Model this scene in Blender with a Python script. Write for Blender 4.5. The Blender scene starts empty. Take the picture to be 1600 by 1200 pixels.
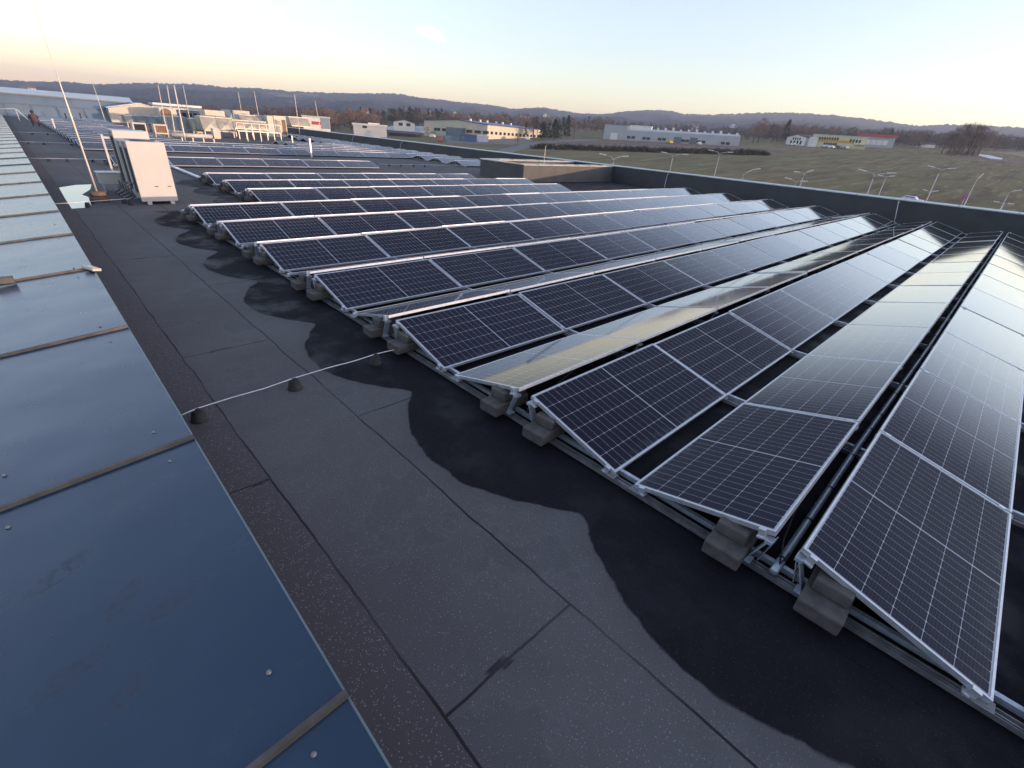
import bpy, math, random
import numpy as np
from mathutils import Vector, Matrix, Euler
random.seed(7); RNG = np.random.default_rng(7)
HAZE = 0.00021
SC = bpy.context.scene
COL = SC.collection
PI = math.pi
# ------------------------------------------------------------------ camera
CP = Vector((-2.838, 0.856, 2.501)); YAW, PITCH, ROLL, FPX = 0.7993, 0.4911, 0.07875, 730.33
_f = Vector((math.sin(YAW)*math.cos(PITCH), math.cos(YAW)*math.cos(PITCH), -math.sin(PITCH)))
_r0 = _f.cross(Vector((0, 0, 1))).normalized(); _u0 = _r0.cross(_f)
_r = _r0*math.cos(ROLL) + _u0*math.sin(ROLL); _u = -_r0*math.sin(ROLL) + _u0*math.cos(ROLL)
cam_d = bpy.data.cameras.new('camera'); cam = bpy.data.objects.new('camera', cam_d); COL.objects.link(cam)
cam_d.sensor_fit = 'HORIZONTAL'; cam_d.sensor_width = 36; cam_d.lens = FPX/1600*36
cam_d.clip_start = 0.05; cam_d.clip_end = 20000
cam.matrix_world = Matrix(((_r.x, _u.x, -_f.x, CP.x), (_r.y, _u.y, -_f.y, CP.y), (_r.z, _u.z, -_f.z, CP.z), (0, 0, 0, 1)))
SC.camera = cam
# ------------------------------------------------------------------ sky, sun, exposure
SAT = .75; WBC = (1.085, .94, .955)
SUN_EL = math.radians(3.0); SUN_AZ = math.radians(151)          # azimuth clockwise from +y
SUN_DIR = Vector((math.sin(SUN_AZ)*math.cos(SUN_EL), math.cos(SUN_AZ)*math.cos(SUN_EL), math.sin(SUN_EL)))
W = bpy.data.worlds.new('World'); SC.world = W; W.use_nodes = True
wn, wl = W.node_tree.nodes, W.node_tree.links
bg = wn['Background']; sky = wn.new('ShaderNodeTexSky'); sky.sky_type = 'NISHITA'; sky.sun_disc = False
sky.sun_elevation = SUN_EL; sky.sun_rotation = SUN_AZ; sky.altitude = 150
sky.air_density = 1.0; sky.dust_density = .6; sky.ozone_density = 2.2
hs_ = wn.new('ShaderNodeHueSaturation'); hs_.inputs['Saturation'].default_value = SAT; wl.new(sky.outputs[0], hs_.inputs['Color'])
wb = wn.new('ShaderNodeMix'); wb.data_type = 'RGBA'; wb.blend_type = 'MULTIPLY'; wb.inputs[0].default_value = 1; wb.inputs[7].default_value = (*WBC, 1)
wl.new(hs_.outputs[0], wb.inputs[6])
def vdot(vec, a):
    q = wn.new('ShaderNodeVectorMath'); q.operation = 'DOT_PRODUCT'; wl.new(vec, q.inputs[0]); q.inputs[1].default_value = a; return q.outputs['Value']
def wmath(op, a, b):
    q = wn.new('ShaderNodeMath'); q.operation = op
    for i, v in enumerate((a, b)):
        if isinstance(v, (int, float)): q.inputs[i].default_value = v
        else: wl.new(v, q.inputs[i])
    return q.outputs[0]
wtc = wn.new('ShaderNodeTexCoord'); cdir = (_r*((674-800)/FPX) + _u*((600-53)/FPX) + _f).normalized()
ct = cdir.cross(Vector((0, 0, 1))).normalized(); cu = ct.cross(cdir)
ct, cu = (ct*.99 - cu*.16).normalized(), (cu*.99 + ct*.16).normalized()
wno = wn.new('ShaderNodeTexNoise'); wno.inputs['Scale'].default_value = 55; wno.inputs['Detail'].default_value = 5; wl.new(wtc.outputs['Generated'], wno.inputs['Vector'])
ea, eb = wmath('DIVIDE', vdot(wtc.outputs['Generated'], ct), .030), wmath('DIVIDE', vdot(wtc.outputs['Generated'], cu), .0100)
er = wmath('SQRT', wmath('ADD', wmath('MULTIPLY', ea, ea), wmath('MULTIPLY', eb, eb)), 0)
er = wmath('ADD', er, wmath('MULTIPLY', wmath('SUBTRACT', wno.outputs['Fac'], .5), 1.6))
cmask = wn.new('ShaderNodeMapRange'); cmask.interpolation_type = 'SMOOTHSTEP'; wl.new(er, cmask.inputs[0])
for i_, v_ in ((1, 1.15), (2, .25), (3, 0.), (4, 1.)): cmask.inputs[i_].default_value = v_
cfront = wmath('MULTIPLY', cmask.outputs[0], wmath('GREATER_THAN', vdot(wtc.outputs['Generated'], cdir), .5))
cmx = wn.new('ShaderNodeMix'); cmx.data_type = 'RGBA'; wl.new(cfront, cmx.inputs[0]); wl.new(wb.outputs[2], cmx.inputs[6]); cmx.inputs[7].default_value = (1.5, 1.48, 1.44, 1)
wl.new(cmx.outputs[2], bg.inputs[0]); bg.inputs[1].default_value = 0.15
sd = bpy.data.lights.new('sun', 'SUN'); sd.energy = 2.0; sd.angle = math.radians(0.5); sd.color = (0.68, 0.46, 0.31)
so = bpy.data.objects.new('sun', sd); COL.objects.link(so); so.rotation_euler = SUN_DIR.to_track_quat('Z', 'Y').to_euler()
SC.view_settings.view_transform = 'Standard'; SC.view_settings.look = 'None'
SC.view_settings.gamma = 1; SC.view_settings.use_curve_mapping = False; SC.view_settings.exposure = 2.56
# ------------------------------------------------------------------ survey helpers: photo pixel (1600x1200) -> point in the world
def ray(px, py):
    return _r*((px-800)/FPX) + _u*((600-py)/FPX) + _f
def onz(px, py, z):
    d = ray(px, py); return CP + d*((z-CP.z)/d.z)
def ony(px, py, y):
    d = ray(px, py); return CP + d*((y-CP.y)/d.y)
def onx(px, py, x):
    d = ray(px, py); return CP + d*((x-CP.x)/d.x)
TILT = math.tan(math.radians(2.8)); G0 = -10.0
def zg(x, y): return G0 + max(0.0, x)*TILT*min(1.0, max(0.0, (y+260)/200)) if y < -60 else G0 + max(0.0, x)*TILT
def G(px, py):
    d = ray(px, py); t = (G0-CP.z)/d.z if d.z < 0 else 1e9
    k = d.z - TILT*d.x
    t2 = (G0 + TILT*CP.x - CP.z)/k
    p = CP + d*t2; p.z = zg(p.x, p.y); return p
def onh(px, py, H):
    """point on the ray that stands H metres above the ground"""
    d = ray(px, py); t = (G0 + H + TILT*CP.x - CP.z)/(d.z - TILT*d.x); return CP + d*t
def at_dist(px, py, dist):
    d = ray(px, py); return CP + d*(dist/math.hypot(d.x, d.y))
# ------------------------------------------------------------------ materials
def nt(name):
    m = bpy.data.materials.new(name); m.use_nodes = True
    return m, m.node_tree.nodes, m.node_tree.links, m.node_tree.nodes['Principled BSDF']
def math_n(n, l, op, a, b=None, c=None):
    q = n.new('ShaderNodeMath'); q.operation = op
    for i, v in enumerate((a, b, c)):
        if v is None: continue
        if isinstance(v, (int, float)): q.inputs[i].default_value = v
        else: l.new(v, q.inputs[i])
    return q.outputs[0]
def mix_n(n, l, f, a, b):
    q = n.new('ShaderNodeMix'); q.data_type = 'RGBA'
    for i, v in ((0, f), (6, a), (7, b)):
        if isinstance(v, (int, float)): q.inputs[i].default_value = v
        elif isinstance(v, tuple): q.inputs[i].default_value = (*v[:3], 1)
        else: l.new(v, q.inputs[i])
    return q.outputs[2]
def noise_n(n, l, vec, scale, detail=4, rough=.55):
    q = n.new('ShaderNodeTexNoise'); q.inputs['Scale'].default_value = scale
    q.inputs['Detail'].default_value = detail; q.inputs['Roughness'].default_value = rough
    l.new(vec, q.inputs['Vector']); return q.outputs['Fac']
def sstep(n, l, v, a, b):
    q = n.new('ShaderNodeMapRange'); q.interpolation_type = 'SMOOTHSTEP'
    l.new(v, q.inputs[0]); q.inputs[1].default_value = a; q.inputs[2].default_value = b; return q.outputs[0]
def mat(name, base, rough=.6, metal=0, var=.15, scale=3., bump=0, spec=.5, var2=None, vec='Object', stretch=None):
    m, n, l, p = nt(name)
    p.inputs['Roughness'].default_value = rough; p.inputs['Metallic'].default_value = metal
    p.inputs['Specular IOR Level'].default_value = spec
    tc = n.new('ShaderNodeTexCoord'); v = tc.outputs[vec]
    if stretch:
        mp = n.new('ShaderNodeMapping'); mp.inputs['Scale'].default_value = stretch; l.new(v, mp.inputs[0]); v = mp.outputs[0]
    f = noise_n(n, l, v, scale)
    f = sstep(n, l, f, .3, .7)
    lo = tuple(c*(1-var) for c in base); hi = var2 or tuple(min(1, c*(1+var)) for c in base)
    c = mix_n(n, l, f, lo, hi); l.new(c, p.inputs['Base Color'])
    if bump:
        b = n.new('ShaderNodeBump'); b.inputs['Strength'].default_value = bump; b.inputs['Distance'].default_value = .01
        l.new(noise_n(n, l, v, scale*8), b.inputs['Height']); l.new(b.outputs[0], p.inputs['Normal'])
    return m
# ------------------------------------------------------------------ mesh builder
class MB:
    def __init__(s): s.v = []; s.f = []; s.mi = []; s.sm = []
    def add(s, vs, fs, mi=0, smooth=False):
        o = len(s.v); s.v += [tuple(x) for x in vs]
        for f in fs: s.f.append(tuple(o+i for i in f)); s.mi.append(mi); s.sm.append(smooth)
        return s
    def box(s, x0, y0, z0, x1, y1, z1, mi=0):
        return s.add([(x0,y0,z0),(x1,y0,z0),(x1,y1,z0),(x0,y1,z0),(x0,y0,z1),(x1,y0,z1),(x1,y1,z1),(x0,y1,z1)],
              [(0,3,2,1),(4,5,6,7),(0,1,5,4),(1,2,6,5),(2,3,7,6),(3,0,4,7)], mi)
    def hexa(s, p, mi=0):
        return s.add(p, [(0,3,2,1),(4,5,6,7),(0,1,5,4),(1,2,6,5),(2,3,7,6),(3,0,4,7)], mi)
    def bar(s, a, b, w, h=None, up=(0,0,1), mi=0):
        a = Vector(a); b = Vector(b); h = h or w; d = (b-a).normalized(); up = Vector(up)
        if abs(d.dot(up)) > .98: up = Vector((1,0,0))
        x = d.cross(up).normalized()*w/2; y = x.cross(d).normalized()*h/2
        return s.hexa([a-x-y, a+x-y, b+x-y, b-x-y, a-x+y, a+x+y, b+x+y, b-x+y], mi)
    def tube(s, pts, r, n=8, mi=0, cap=True):
        pts = [Vector(p) for p in pts]; rs = r if isinstance(r, (list, tuple)) else [r]*len(pts)
        V = []
        for i, p in enumerate(pts):
            d = (pts[min(i+1, len(pts)-1)] - pts[max(i-1, 0)]).normalized()
            a = d.cross(Vector((0,0,1))) if abs(d.z) < .95 else d.cross(Vector((1,0,0)))
            a.normalize(); b = a.cross(d)
            V += [p + (a*math.cos(2*PI*k/n) + b*math.sin(2*PI*k/n))*rs[i] for k in range(n)]
        F = [(i*n+k, i*n+(k+1)%n, (i+1)*n+(k+1)%n, (i+1)*n+k) for i in range(len(pts)-1) for k in range(n)]
        if cap: F += [tuple(range(n-1, -1, -1)), tuple((len(pts)-1)*n+k for k in range(n))]
        return s.add(V, F, mi, True)
    def lathe(s, prof, c=(0,0,0), n=14, mi=0, smooth=True):
        V = [(c[0]+r*math.cos(2*PI*k/n), c[1]+r*math.sin(2*PI*k/n), c[2]+z) for r, z in prof for k in range(n)]
        F = [(i*n+k, i*n+(k+1)%n, (i+1)*n+(k+1)%n, (i+1)*n+k) for i in range(len(prof)-1) for k in range(n)]
        F.append(tuple((len(prof)-1)*n+k for k in range(n)))
        return s.add(V, F, mi, smooth)
    def mesh(s, name, mats):
        me = bpy.data.meshes.new(name); me.from_pydata(s.v, [], s.f)
        for m in (mats if isinstance(mats, (list, tuple)) else [mats]): me.materials.append(m)
        me.polygons.foreach_set('material_index', s.mi); me.polygons.foreach_set('use_smooth', s.sm)
        me.update(); return me
    def build(s, name, mats, parent=None, loc=None, bevel=0):
        return link(name, s.mesh(name, mats), parent, loc, bevel)
def link(name, me, parent=None, loc=None, bevel=0):
    o = bpy.data.objects.new(name, me); COL.objects.link(o)
    if parent: o.parent = parent
    if loc: o.location = loc
    if bevel:
        b = o.modifiers.new('bevel', 'BEVEL'); b.width = bevel; b.segments = 2; b.limit_method = 'ANGLE'
    return o
def np_mesh(name, V, F, m):
    me = bpy.data.meshes.new(name); V = np.asarray(V, np.float32); F = np.asarray(F, np.int32)
    k = F.shape[1]; me.vertices.add(len(V)); me.vertices.foreach_set('co', V.ravel())
    me.loops.add(F.size); me.loops.foreach_set('vertex_index', F.ravel())
    me.polygons.add(len(F)); me.polygons.foreach_set('loop_start', np.arange(0, F.size, k, dtype=np.int32))
    me.polygons.foreach_set('loop_total', np.full(len(F), k, np.int32))
    me.update(calc_edges=True); me.materials.append(m); return me
def tag(o, label=None, cat=None, group=None, kind=None):
    for k, v in (('label', label), ('category', cat), ('group', group), ('kind', kind)):
        if v: o[k] = v
    return o
def empty(name, loc=(0,0,0), rz=0, **kw):
    o = bpy.data.objects.new(name, None); COL.objects.link(o); o.location = loc; o.rotation_euler.z = rz
    o.empty_display_size = .2; return tag(o, **kw)
def kids(o): return [c for c in list(COL.objects) if c.parent == o]
def copy_tree(o, parent=None, ch=None):
    c = o.copy(); COL.objects.link(c)
    if parent: c.parent = parent
    for k in (o.children if ch is None else ch): copy_tree(k, c)
    return c
ORD = ['first','second','third','fourth','fifth','sixth','seventh','eighth','ninth','tenth','eleventh','twelfth','thirteenth']
# ------------------------------------------------------------------ layout constants of the solar field
PER, T, GR, H0, LP = 2.3595, 0.2625, 0.167, 0.0989, 2.1364
PW, PL, TH = 1.038, 2.1164, .035
CC, SS = PW*math.cos(T), PW*math.sin(T)
HH = H0 + SS
# ------------------------------------------------------------------ shared materials
M = {}
M['alu'] = mat('aluminium', (.62,.63,.66), .38, .6, .08, 20)
M['alu_dull'] = mat('weathered aluminium', (.25,.245,.25), .5, .55, .25, 12)
M['galv'] = mat('galvanised steel', (.46,.50,.56), .38, .45, .15, 25)
M['black'] = mat('black plastic', (.02,.02,.022), .6, 0, .3, 20)
M['rubber'] = mat('black rubber', (.028,.026,.025), .75, 0, .3, 14)
M['concrete'] = mat('damp grey concrete', (.088,.080,.073), .85, 0, .28, 9, .35)
M['cream'] = mat('cream sheet metal', (.56,.50,.42), .5, 0, .06, 2)
M['white'] = mat('off white enamel', (.52,.505,.485), .45, 0, .04, 1.5)
M['darkgrille'] = mat('dark fin coil', (.09,.10,.12), .5, .3, .25, 30)
M['wallgrey'] = mat('charcoal wall sheet', (.052,.056,.064), .6, 0, .12, 1.2, spec=.3); M['curbgrey'] = mat('dark grey curb sheet', (.082,.085,.088), .6, 0, .12, 1.2, spec=.3)
M['seam'] = mat('brown grey seam cap', (.105,.09,.078), .6, .2, .25, 9)
M['glassdark'] = mat('dark window glass', (.03,.035,.045), .1, 0, .2, 1)
M['trunk'] = mat('bare bark', (.10,.072,.058), .9, 0, .3, 3)
M['twig'] = mat('bare winter twigs', (.100,.080,.070), .95, 0, .45, .12, var2=(.155,.112,.09))
M['twig_red'] = mat('reddish winter twigs', (.165,.105,.085), .95, 0, .3, .12, var2=(.21,.13,.105))
M['twig_gold'] = mat('tan dry leaves', (.42,.27,.13), .95, 0, .3, .3)
M['needle'] = mat('dark conifer needles', (.028,.040,.026), .95, 0, .4, .4)

# panel glass: cells, bus bars and the white gaps, from object coordinates
def panel_glass(plain=False):
    m, n, l, p = nt('distant solar cells' if plain else 'solar cells under glass')
    tc = n.new('ShaderNodeTexCoord'); sp = n.new('ShaderNodeSeparateXYZ'); l.new(tc.outputs['Object'], sp.inputs[0])
    x, y = sp.outputs[0], sp.outputs[1]
    mx, my, half = .026, .022, .5*PL
    cx = (half-mx-.006)/12; cy = (PW-2*my)/6
    ax = math_n(n, l, 'ABSOLUTE', math_n(n, l, 'SUBTRACT', x, half))           # distance from the middle line
    u = math_n(n, l, 'DIVIDE', math_n(n, l, 'SUBTRACT', ax, .006), cx)
    v = math_n(n, l, 'DIVIDE', math_n(n, l, 'SUBTRACT', y, my), cy)
    def edge(w, size):      # distance to nearest integer in metres
        fr = math_n(n, l, 'FRACT', w); d = math_n(n, l, 'MINIMUM', fr, math_n(n, l, 'SUBTRACT', 1.0, fr))
        return math_n(n, l, 'MULTIPLY', d, size)
    du, dv = edge(u, cx), edge(v, cy)
    lu = math_n(n, l, 'LESS_THAN', du, .0011); lv = math_n(n, l, 'LESS_THAN', dv, .0015)
    dia = math_n(n, l, 'LESS_THAN', math_n(n, l, 'ADD', du, dv), .0085)
    mid = math_n(n, l, 'LESS_THAN', ax, .006)
    ex = math_n(n, l, 'GREATER_THAN', u, 12.0); ey = math_n(n, l, 'GREATER_THAN', math_n(n, l, 'ABSOLUTE', math_n(n, l, 'SUBTRACT', y, PW/2)), PW/2-my)
    line = lu
    for q in (lv, dia, mid, ex, ey): line = math_n(n, l, 'MAXIMUM', line, q)
    bb = math_n(n, l, 'LESS_THAN', edge(math_n(n, l, 'MULTIPLY', v, 9.0), cy/9), .0007)
    oi = n.new('ShaderNodeObjectInfo')
    cell = mix_n(n, l, oi.outputs['Random'], (.0080,.0078,.0200), (.0125,.012,.027))
    cell = mix_n(n, l, math_n(n, l, 'MULTIPLY', bb, .16), cell, (.35,.36,.40))
    col = mix_n(n, l, line, cell, (.43,.435,.46))
    dl = math_n(n, l, 'MULTIPLY', math_n(n, l, 'SUBTRACT', 1., sstep(n, l, y, .015, .13)), sstep(n, l, noise_n(n, l, tc.outputs['Object'], 9, 4), .42, .7))
    col = mix_n(n, l, math_n(n, l, 'MULTIPLY', dl, .30), col, (.16,.15,.14))
    if plain: col = mix_n(n, l, oi.outputs['Random'], (.010,.011,.024), (.012,.013,.027))
    l.new(col, p.inputs['Base Color'])
    dn = noise_n(n, l, tc.outputs['Object'], 2.5)
    # coated glass: weak reflection face on, strong at grazing angles
    p.inputs['Specular IOR Level'].default_value = 0; p.inputs['Roughness'].default_value = .6
    lw_ = n.new('ShaderNodeLayerWeight'); lw_.inputs['Blend'].default_value = .5
    F = math_n(n, l, 'MULTIPLY_ADD', sstep(n, l, lw_.outputs['Facing'], .62, .91), .93, math_n(n, l, 'MULTIPLY_ADD', sstep(n, l, lw_.outputs['Facing'], .25, .62), .035, .014))
    gl = n.new('ShaderNodeBsdfGlossy'); l.new(math_n(n, l, 'MULTIPLY_ADD', dn, .06, .035), gl.inputs['Roughness'])
    mx_ = n.new('ShaderNodeMixShader'); l.new(F, mx_.inputs[0]); l.new(p.outputs[0], mx_.inputs[1]); l.new(gl.outputs[0], mx_.inputs[2])
    l.new(mx_.outputs[0], n['Material Output'].inputs['Surface'])
    return m
M['cells'] = panel_glass(); M['cells_far'] = panel_glass(True)
# ------------------------------------------------------------------ roof surface
def roof_material():
    m, n, l, p = nt('gritted bitumen felt')
    tc = n.new('ShaderNodeTexCoord'); P = tc.outputs['Object']
    sp = n.new('ShaderNodeSeparateXYZ'); l.new(P, sp.inputs[0]); x, y = sp.outputs[0], sp.outputs[1]
    big = noise_n(n, l, P, .55, 5); mid = noise_n(n, l, P, 3.5, 5); grit = noise_n(n, l, P, 120, 2, .7)
    vo = n.new('ShaderNodeTexVoronoi'); vo.inputs['Scale'].default_value = 66; l.new(P, vo.inputs['Vector'])
    speck = math_n(n, l, 'LESS_THAN', vo.outputs['Distance'], .19)
    keep = math_n(n, l, 'GREATER_THAN', noise_n(n, l, P, 60, 1), .49)
    speck = math_n(n, l, 'MULTIPLY', speck, keep)
    base = mix_n(n, l, sstep(n, l, big, .3, .7), (.094,.087,.088), (.119,.112,.114))
    base = mix_n(n, l, math_n(n, l, 'MULTIPLY', sstep(n, l, mid, .45, .8), .35), base, (.075,.070,.072))
    g = math_n(n, l, 'MULTIPLY_ADD', grit, .9, .55)
    gm = n.new('ShaderNodeVectorMath'); gm.operation = 'SCALE'; l.new(base, gm.inputs[0]); l.new(g, gm.inputs['Scale']); base = gm.outputs[0]
    base = mix_n(n, l, math_n(n, l, 'MULTIPLY', speck, .6), base, (.34,.33,.335))
    # old dried water marks and boot dirt
    wm_ = noise_n(n, l, P, 1.1, 6, .62)
    ring = math_n(n, l, 'SUBTRACT', 1., sstep(n, l, math_n(n, l, 'ABSOLUTE', math_n(n, l, 'SUBTRACT', wm_, .56)), 0., .012))
    base = mix_n(n, l, math_n(n, l, 'MULTIPLY', ring, .16), base, (.17,.162,.17))
    base = mix_n(n, l, math_n(n, l, 'MULTIPLY', sstep(n, l, wm_, .55, .60), .22), base, (.062,.060,.066))
    # coarse strip along the metal roof
    wob = math_n(n, l, 'MULTIPLY', math_n(n, l, 'SUBTRACT', noise_n(n, l, P, 1.3, 3), .5), .07)
    xs = math_n(n, l, 'ADD', x, wob)
    strip = math_n(n, l, 'LESS_THAN', xs, -2.11)
    vo2 = n.new('ShaderNodeTexVoronoi'); vo2.inputs['Scale'].default_value = 70; l.new(P, vo2.inputs['Vector'])
    sp2 = math_n(n, l, 'MULTIPLY', math_n(n, l, 'LESS_THAN', vo2.outputs['Distance'], .24), math_n(n, l, 'GREATER_THAN', noise_n(n, l, P, 22, 2), .47))
    st = mix_n(n, l, math_n(n, l, 'MULTIPLY', sp2, .6), mix_n(n, l, grit, (.060,.051,.054), (.118,.102,.106)), (.36,.34,.33))
    base = mix_n(n, l, strip, base, st)
    # rolls: seams every .945 m, end laps every 4.9 m staggered
    u = math_n(n, l, 'DIVIDE', math_n(n, l, 'ADD', xs, 2.1+.945*40), .945)
    fr = math_n(n, l, 'FRACT', u); fl = math_n(n, l, 'FLOOR', u)
    seam = math_n(n, l, 'LESS_THAN', math_n(n, l, 'MINIMUM', fr, math_n(n, l, 'SUBTRACT', 1., fr)), .0085)
    w2 = math_n(n, l, 'MULTIPLY', math_n(n, l, 'SUBTRACT', noise_n(n, l, P, 2.1, 3), .5), .05)
    v = math_n(n, l, 'DIVIDE', math_n(n, l, 'ADD', math_n(n, l, 'ADD', y, w2), math_n(n, l, 'MULTIPLY', fl, 2.27)), 4.95)
    v = math_n(n, l, 'ADD', v, (-1.85 - 2.27*40)/4.95 + 60)
    fv = math_n(n, l, 'FRACT', v); dvv = math_n(n, l, 'MINIMUM', fv, math_n(n, l, 'SUBTRACT', 1., fv))
    lap = math_n(n, l, 'LESS_THAN', dvv, .0016)
    lapd = math_n(n, l, 'MULTIPLY', math_n(n, l, 'LESS_THAN', dvv, .006), sstep(n, l, noise_n(n, l, P, 3.1, 3), .55, .62))
    jn = math_n(n, l, 'MAXIMUM', seam, math_n(n, l, 'MAXIMUM', lap, lapd))
    fade = math_n(n, l, 'MULTIPLY_ADD', sstep(n, l, noise_n(n, l, P, .9, 2), .3, .6), .5, .42)
    base = mix_n(n, l, math_n(n, l, 'MULTIPLY', jn, fade), base, (.012,.011,.012))
    # pale chalk scuffs near the panels
    sc = math_n(n, l, 'GREATER_THAN', noise_n(n, l, P, 7., 3, .7), .735)
    base = mix_n(n, l, math_n(n, l, 'MULTIPLY', sc, .5), base, (.20,.20,.205))
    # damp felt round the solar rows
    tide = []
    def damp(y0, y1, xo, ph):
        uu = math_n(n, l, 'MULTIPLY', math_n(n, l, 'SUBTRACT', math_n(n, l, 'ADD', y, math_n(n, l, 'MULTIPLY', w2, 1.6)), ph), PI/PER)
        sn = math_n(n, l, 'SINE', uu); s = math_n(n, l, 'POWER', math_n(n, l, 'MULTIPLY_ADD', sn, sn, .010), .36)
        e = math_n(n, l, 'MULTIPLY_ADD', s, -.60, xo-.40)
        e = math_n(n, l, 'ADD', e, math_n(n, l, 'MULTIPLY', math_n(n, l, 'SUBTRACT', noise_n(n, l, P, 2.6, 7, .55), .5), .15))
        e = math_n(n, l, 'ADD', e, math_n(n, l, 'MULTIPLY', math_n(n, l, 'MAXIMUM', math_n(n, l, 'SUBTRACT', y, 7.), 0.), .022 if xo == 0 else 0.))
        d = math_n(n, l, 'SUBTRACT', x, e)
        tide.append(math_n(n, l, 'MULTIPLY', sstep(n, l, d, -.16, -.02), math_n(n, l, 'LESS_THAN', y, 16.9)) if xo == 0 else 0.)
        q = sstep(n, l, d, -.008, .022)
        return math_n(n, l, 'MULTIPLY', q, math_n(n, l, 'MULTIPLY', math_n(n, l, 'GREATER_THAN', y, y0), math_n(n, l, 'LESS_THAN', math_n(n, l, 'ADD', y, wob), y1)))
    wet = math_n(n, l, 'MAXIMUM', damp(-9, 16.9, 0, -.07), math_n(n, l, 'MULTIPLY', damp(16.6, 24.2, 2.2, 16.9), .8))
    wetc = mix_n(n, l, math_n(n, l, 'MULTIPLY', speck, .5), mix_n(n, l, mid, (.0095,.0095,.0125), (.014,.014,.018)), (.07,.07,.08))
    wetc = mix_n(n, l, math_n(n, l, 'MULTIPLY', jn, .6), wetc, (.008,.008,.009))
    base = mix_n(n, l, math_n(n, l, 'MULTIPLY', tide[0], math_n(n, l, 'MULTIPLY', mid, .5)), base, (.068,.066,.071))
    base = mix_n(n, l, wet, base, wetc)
    l.new(base, p.inputs['Base Color'])
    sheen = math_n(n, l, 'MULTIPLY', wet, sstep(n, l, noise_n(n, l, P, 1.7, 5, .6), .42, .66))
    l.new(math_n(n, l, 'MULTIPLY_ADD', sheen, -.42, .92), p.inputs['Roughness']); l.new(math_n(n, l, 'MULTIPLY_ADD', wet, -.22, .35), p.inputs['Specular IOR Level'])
    b = n.new('ShaderNodeBump'); b.inputs['Strength'].default_value = .5; b.inputs['Distance'].default_value = .006
    h = math_n(n, l, 'ADD', math_n(n, l, 'MULTIPLY', jn, -1.2), math_n(n, l, 'MULTIPLY', grit, .9))
    l.new(h, b.inputs['Height']); l.new(b.outputs[0], p.inputs['Normal'])
    return m
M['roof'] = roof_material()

XP = 27.0           # inner face of the right parapet
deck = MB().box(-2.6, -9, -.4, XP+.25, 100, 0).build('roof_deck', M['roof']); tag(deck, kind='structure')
# main building below the roof
bw = empty('warehouse_building', (12, 40, G0), label='large flat roofed warehouse building carrying the solar rows', cat='building')
MB().box(-2.58, -8.9, G0-1, XP+.35, 100.2, -.404).build('wall', M['wallgrey'], bw, (-12, -40, -G0))
# ------------------------------------------------------------------ right parapet with coping
M['coping'] = mat('blue grey coping sheet', (.36,.42,.47), .35, .35, .12, 1.5)
pp = empty('parapet_wall', (XP+.2, 40, 0), label='long charcoal parapet wall with pale sheet metal coping behind the solar rows', cat='parapet')
MB().box(XP-.0, -9, 0, XP+.5, 99, .975).build('wall', M['wallgrey'], pp, (-XP-.2, -40, 0))
MB().box(-6.2, -5.9, 0, XP-.004, -5.4, 1.28).build('sun_block_wall', M['wallgrey'], pp, (-XP-.2, -40, 0))  # unseen wall behind the camera, added to block the low sun
cp = MB(); y = -9.0
while y < 99:
    y2 = min(y+2.0, 99)
    cp.hexa([(XP-.04,y+.004,.978),(XP+.56,y+.004,.978),(XP+.56,y2-.004,.978),(XP-.04,y2-.004,.978),
             (XP-.04,y+.004,1.02),(XP+.56,y+.004,1.05),(XP+.56,y2-.004,1.05),(XP-.04,y2-.004,1.02)])
    y = y2
cp.build('coping', M['coping'], pp, (-XP-.2, -40, 0))
M['slate_c'] = mat('coping joint strip', (.22,.26,.30), .5, .2, .1, 2)
cs = MB(); y = -7.0
while y < 98.5:
    cs.hexa([(XP-.045,y-.02,1.0),(XP+.565,y-.02,1.0),(XP+.565,y+.02,1.0),(XP-.045,y+.02,1.0),(XP-.045,y-.02,1.026),(XP+.565,y-.02,1.056),(XP+.565,y+.02,1.056),(XP-.045,y+.02,1.026)])
    y += 2.0
cs.build('coping_seam', M['slate_c'], pp, (-XP-.2, -40, 0))
# wall bracket rods on the parapet face
for i, (px, py, lab) in enumerate(((1398,330,'short slanted grey stay rod on the parapet above the near rows'),
                                   (1043,275,'short grey rod on the parapet right of the roof curb'),
                                   (628,215,'small grey rod on the parapet far behind the lone row'),
                                   (553,212,'small grey rod on the farthest parapet stretch'))):
    q = onx(px, py, XP-.12)
    t = empty('stay_rod', (XP-.12, q.y, 0), label=lab, cat='rod', group='stay rods along the parapet')
    MB().tube([(-.55,-.25,.0),(-.1,-.02,.86),(.05,0,.93)], .014, 6).build('rod', M['alu'], t)
    MB().box(.04,-.05,.86,.12,.05,.96).build('bracket', M['alu_dull'], t)
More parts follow.
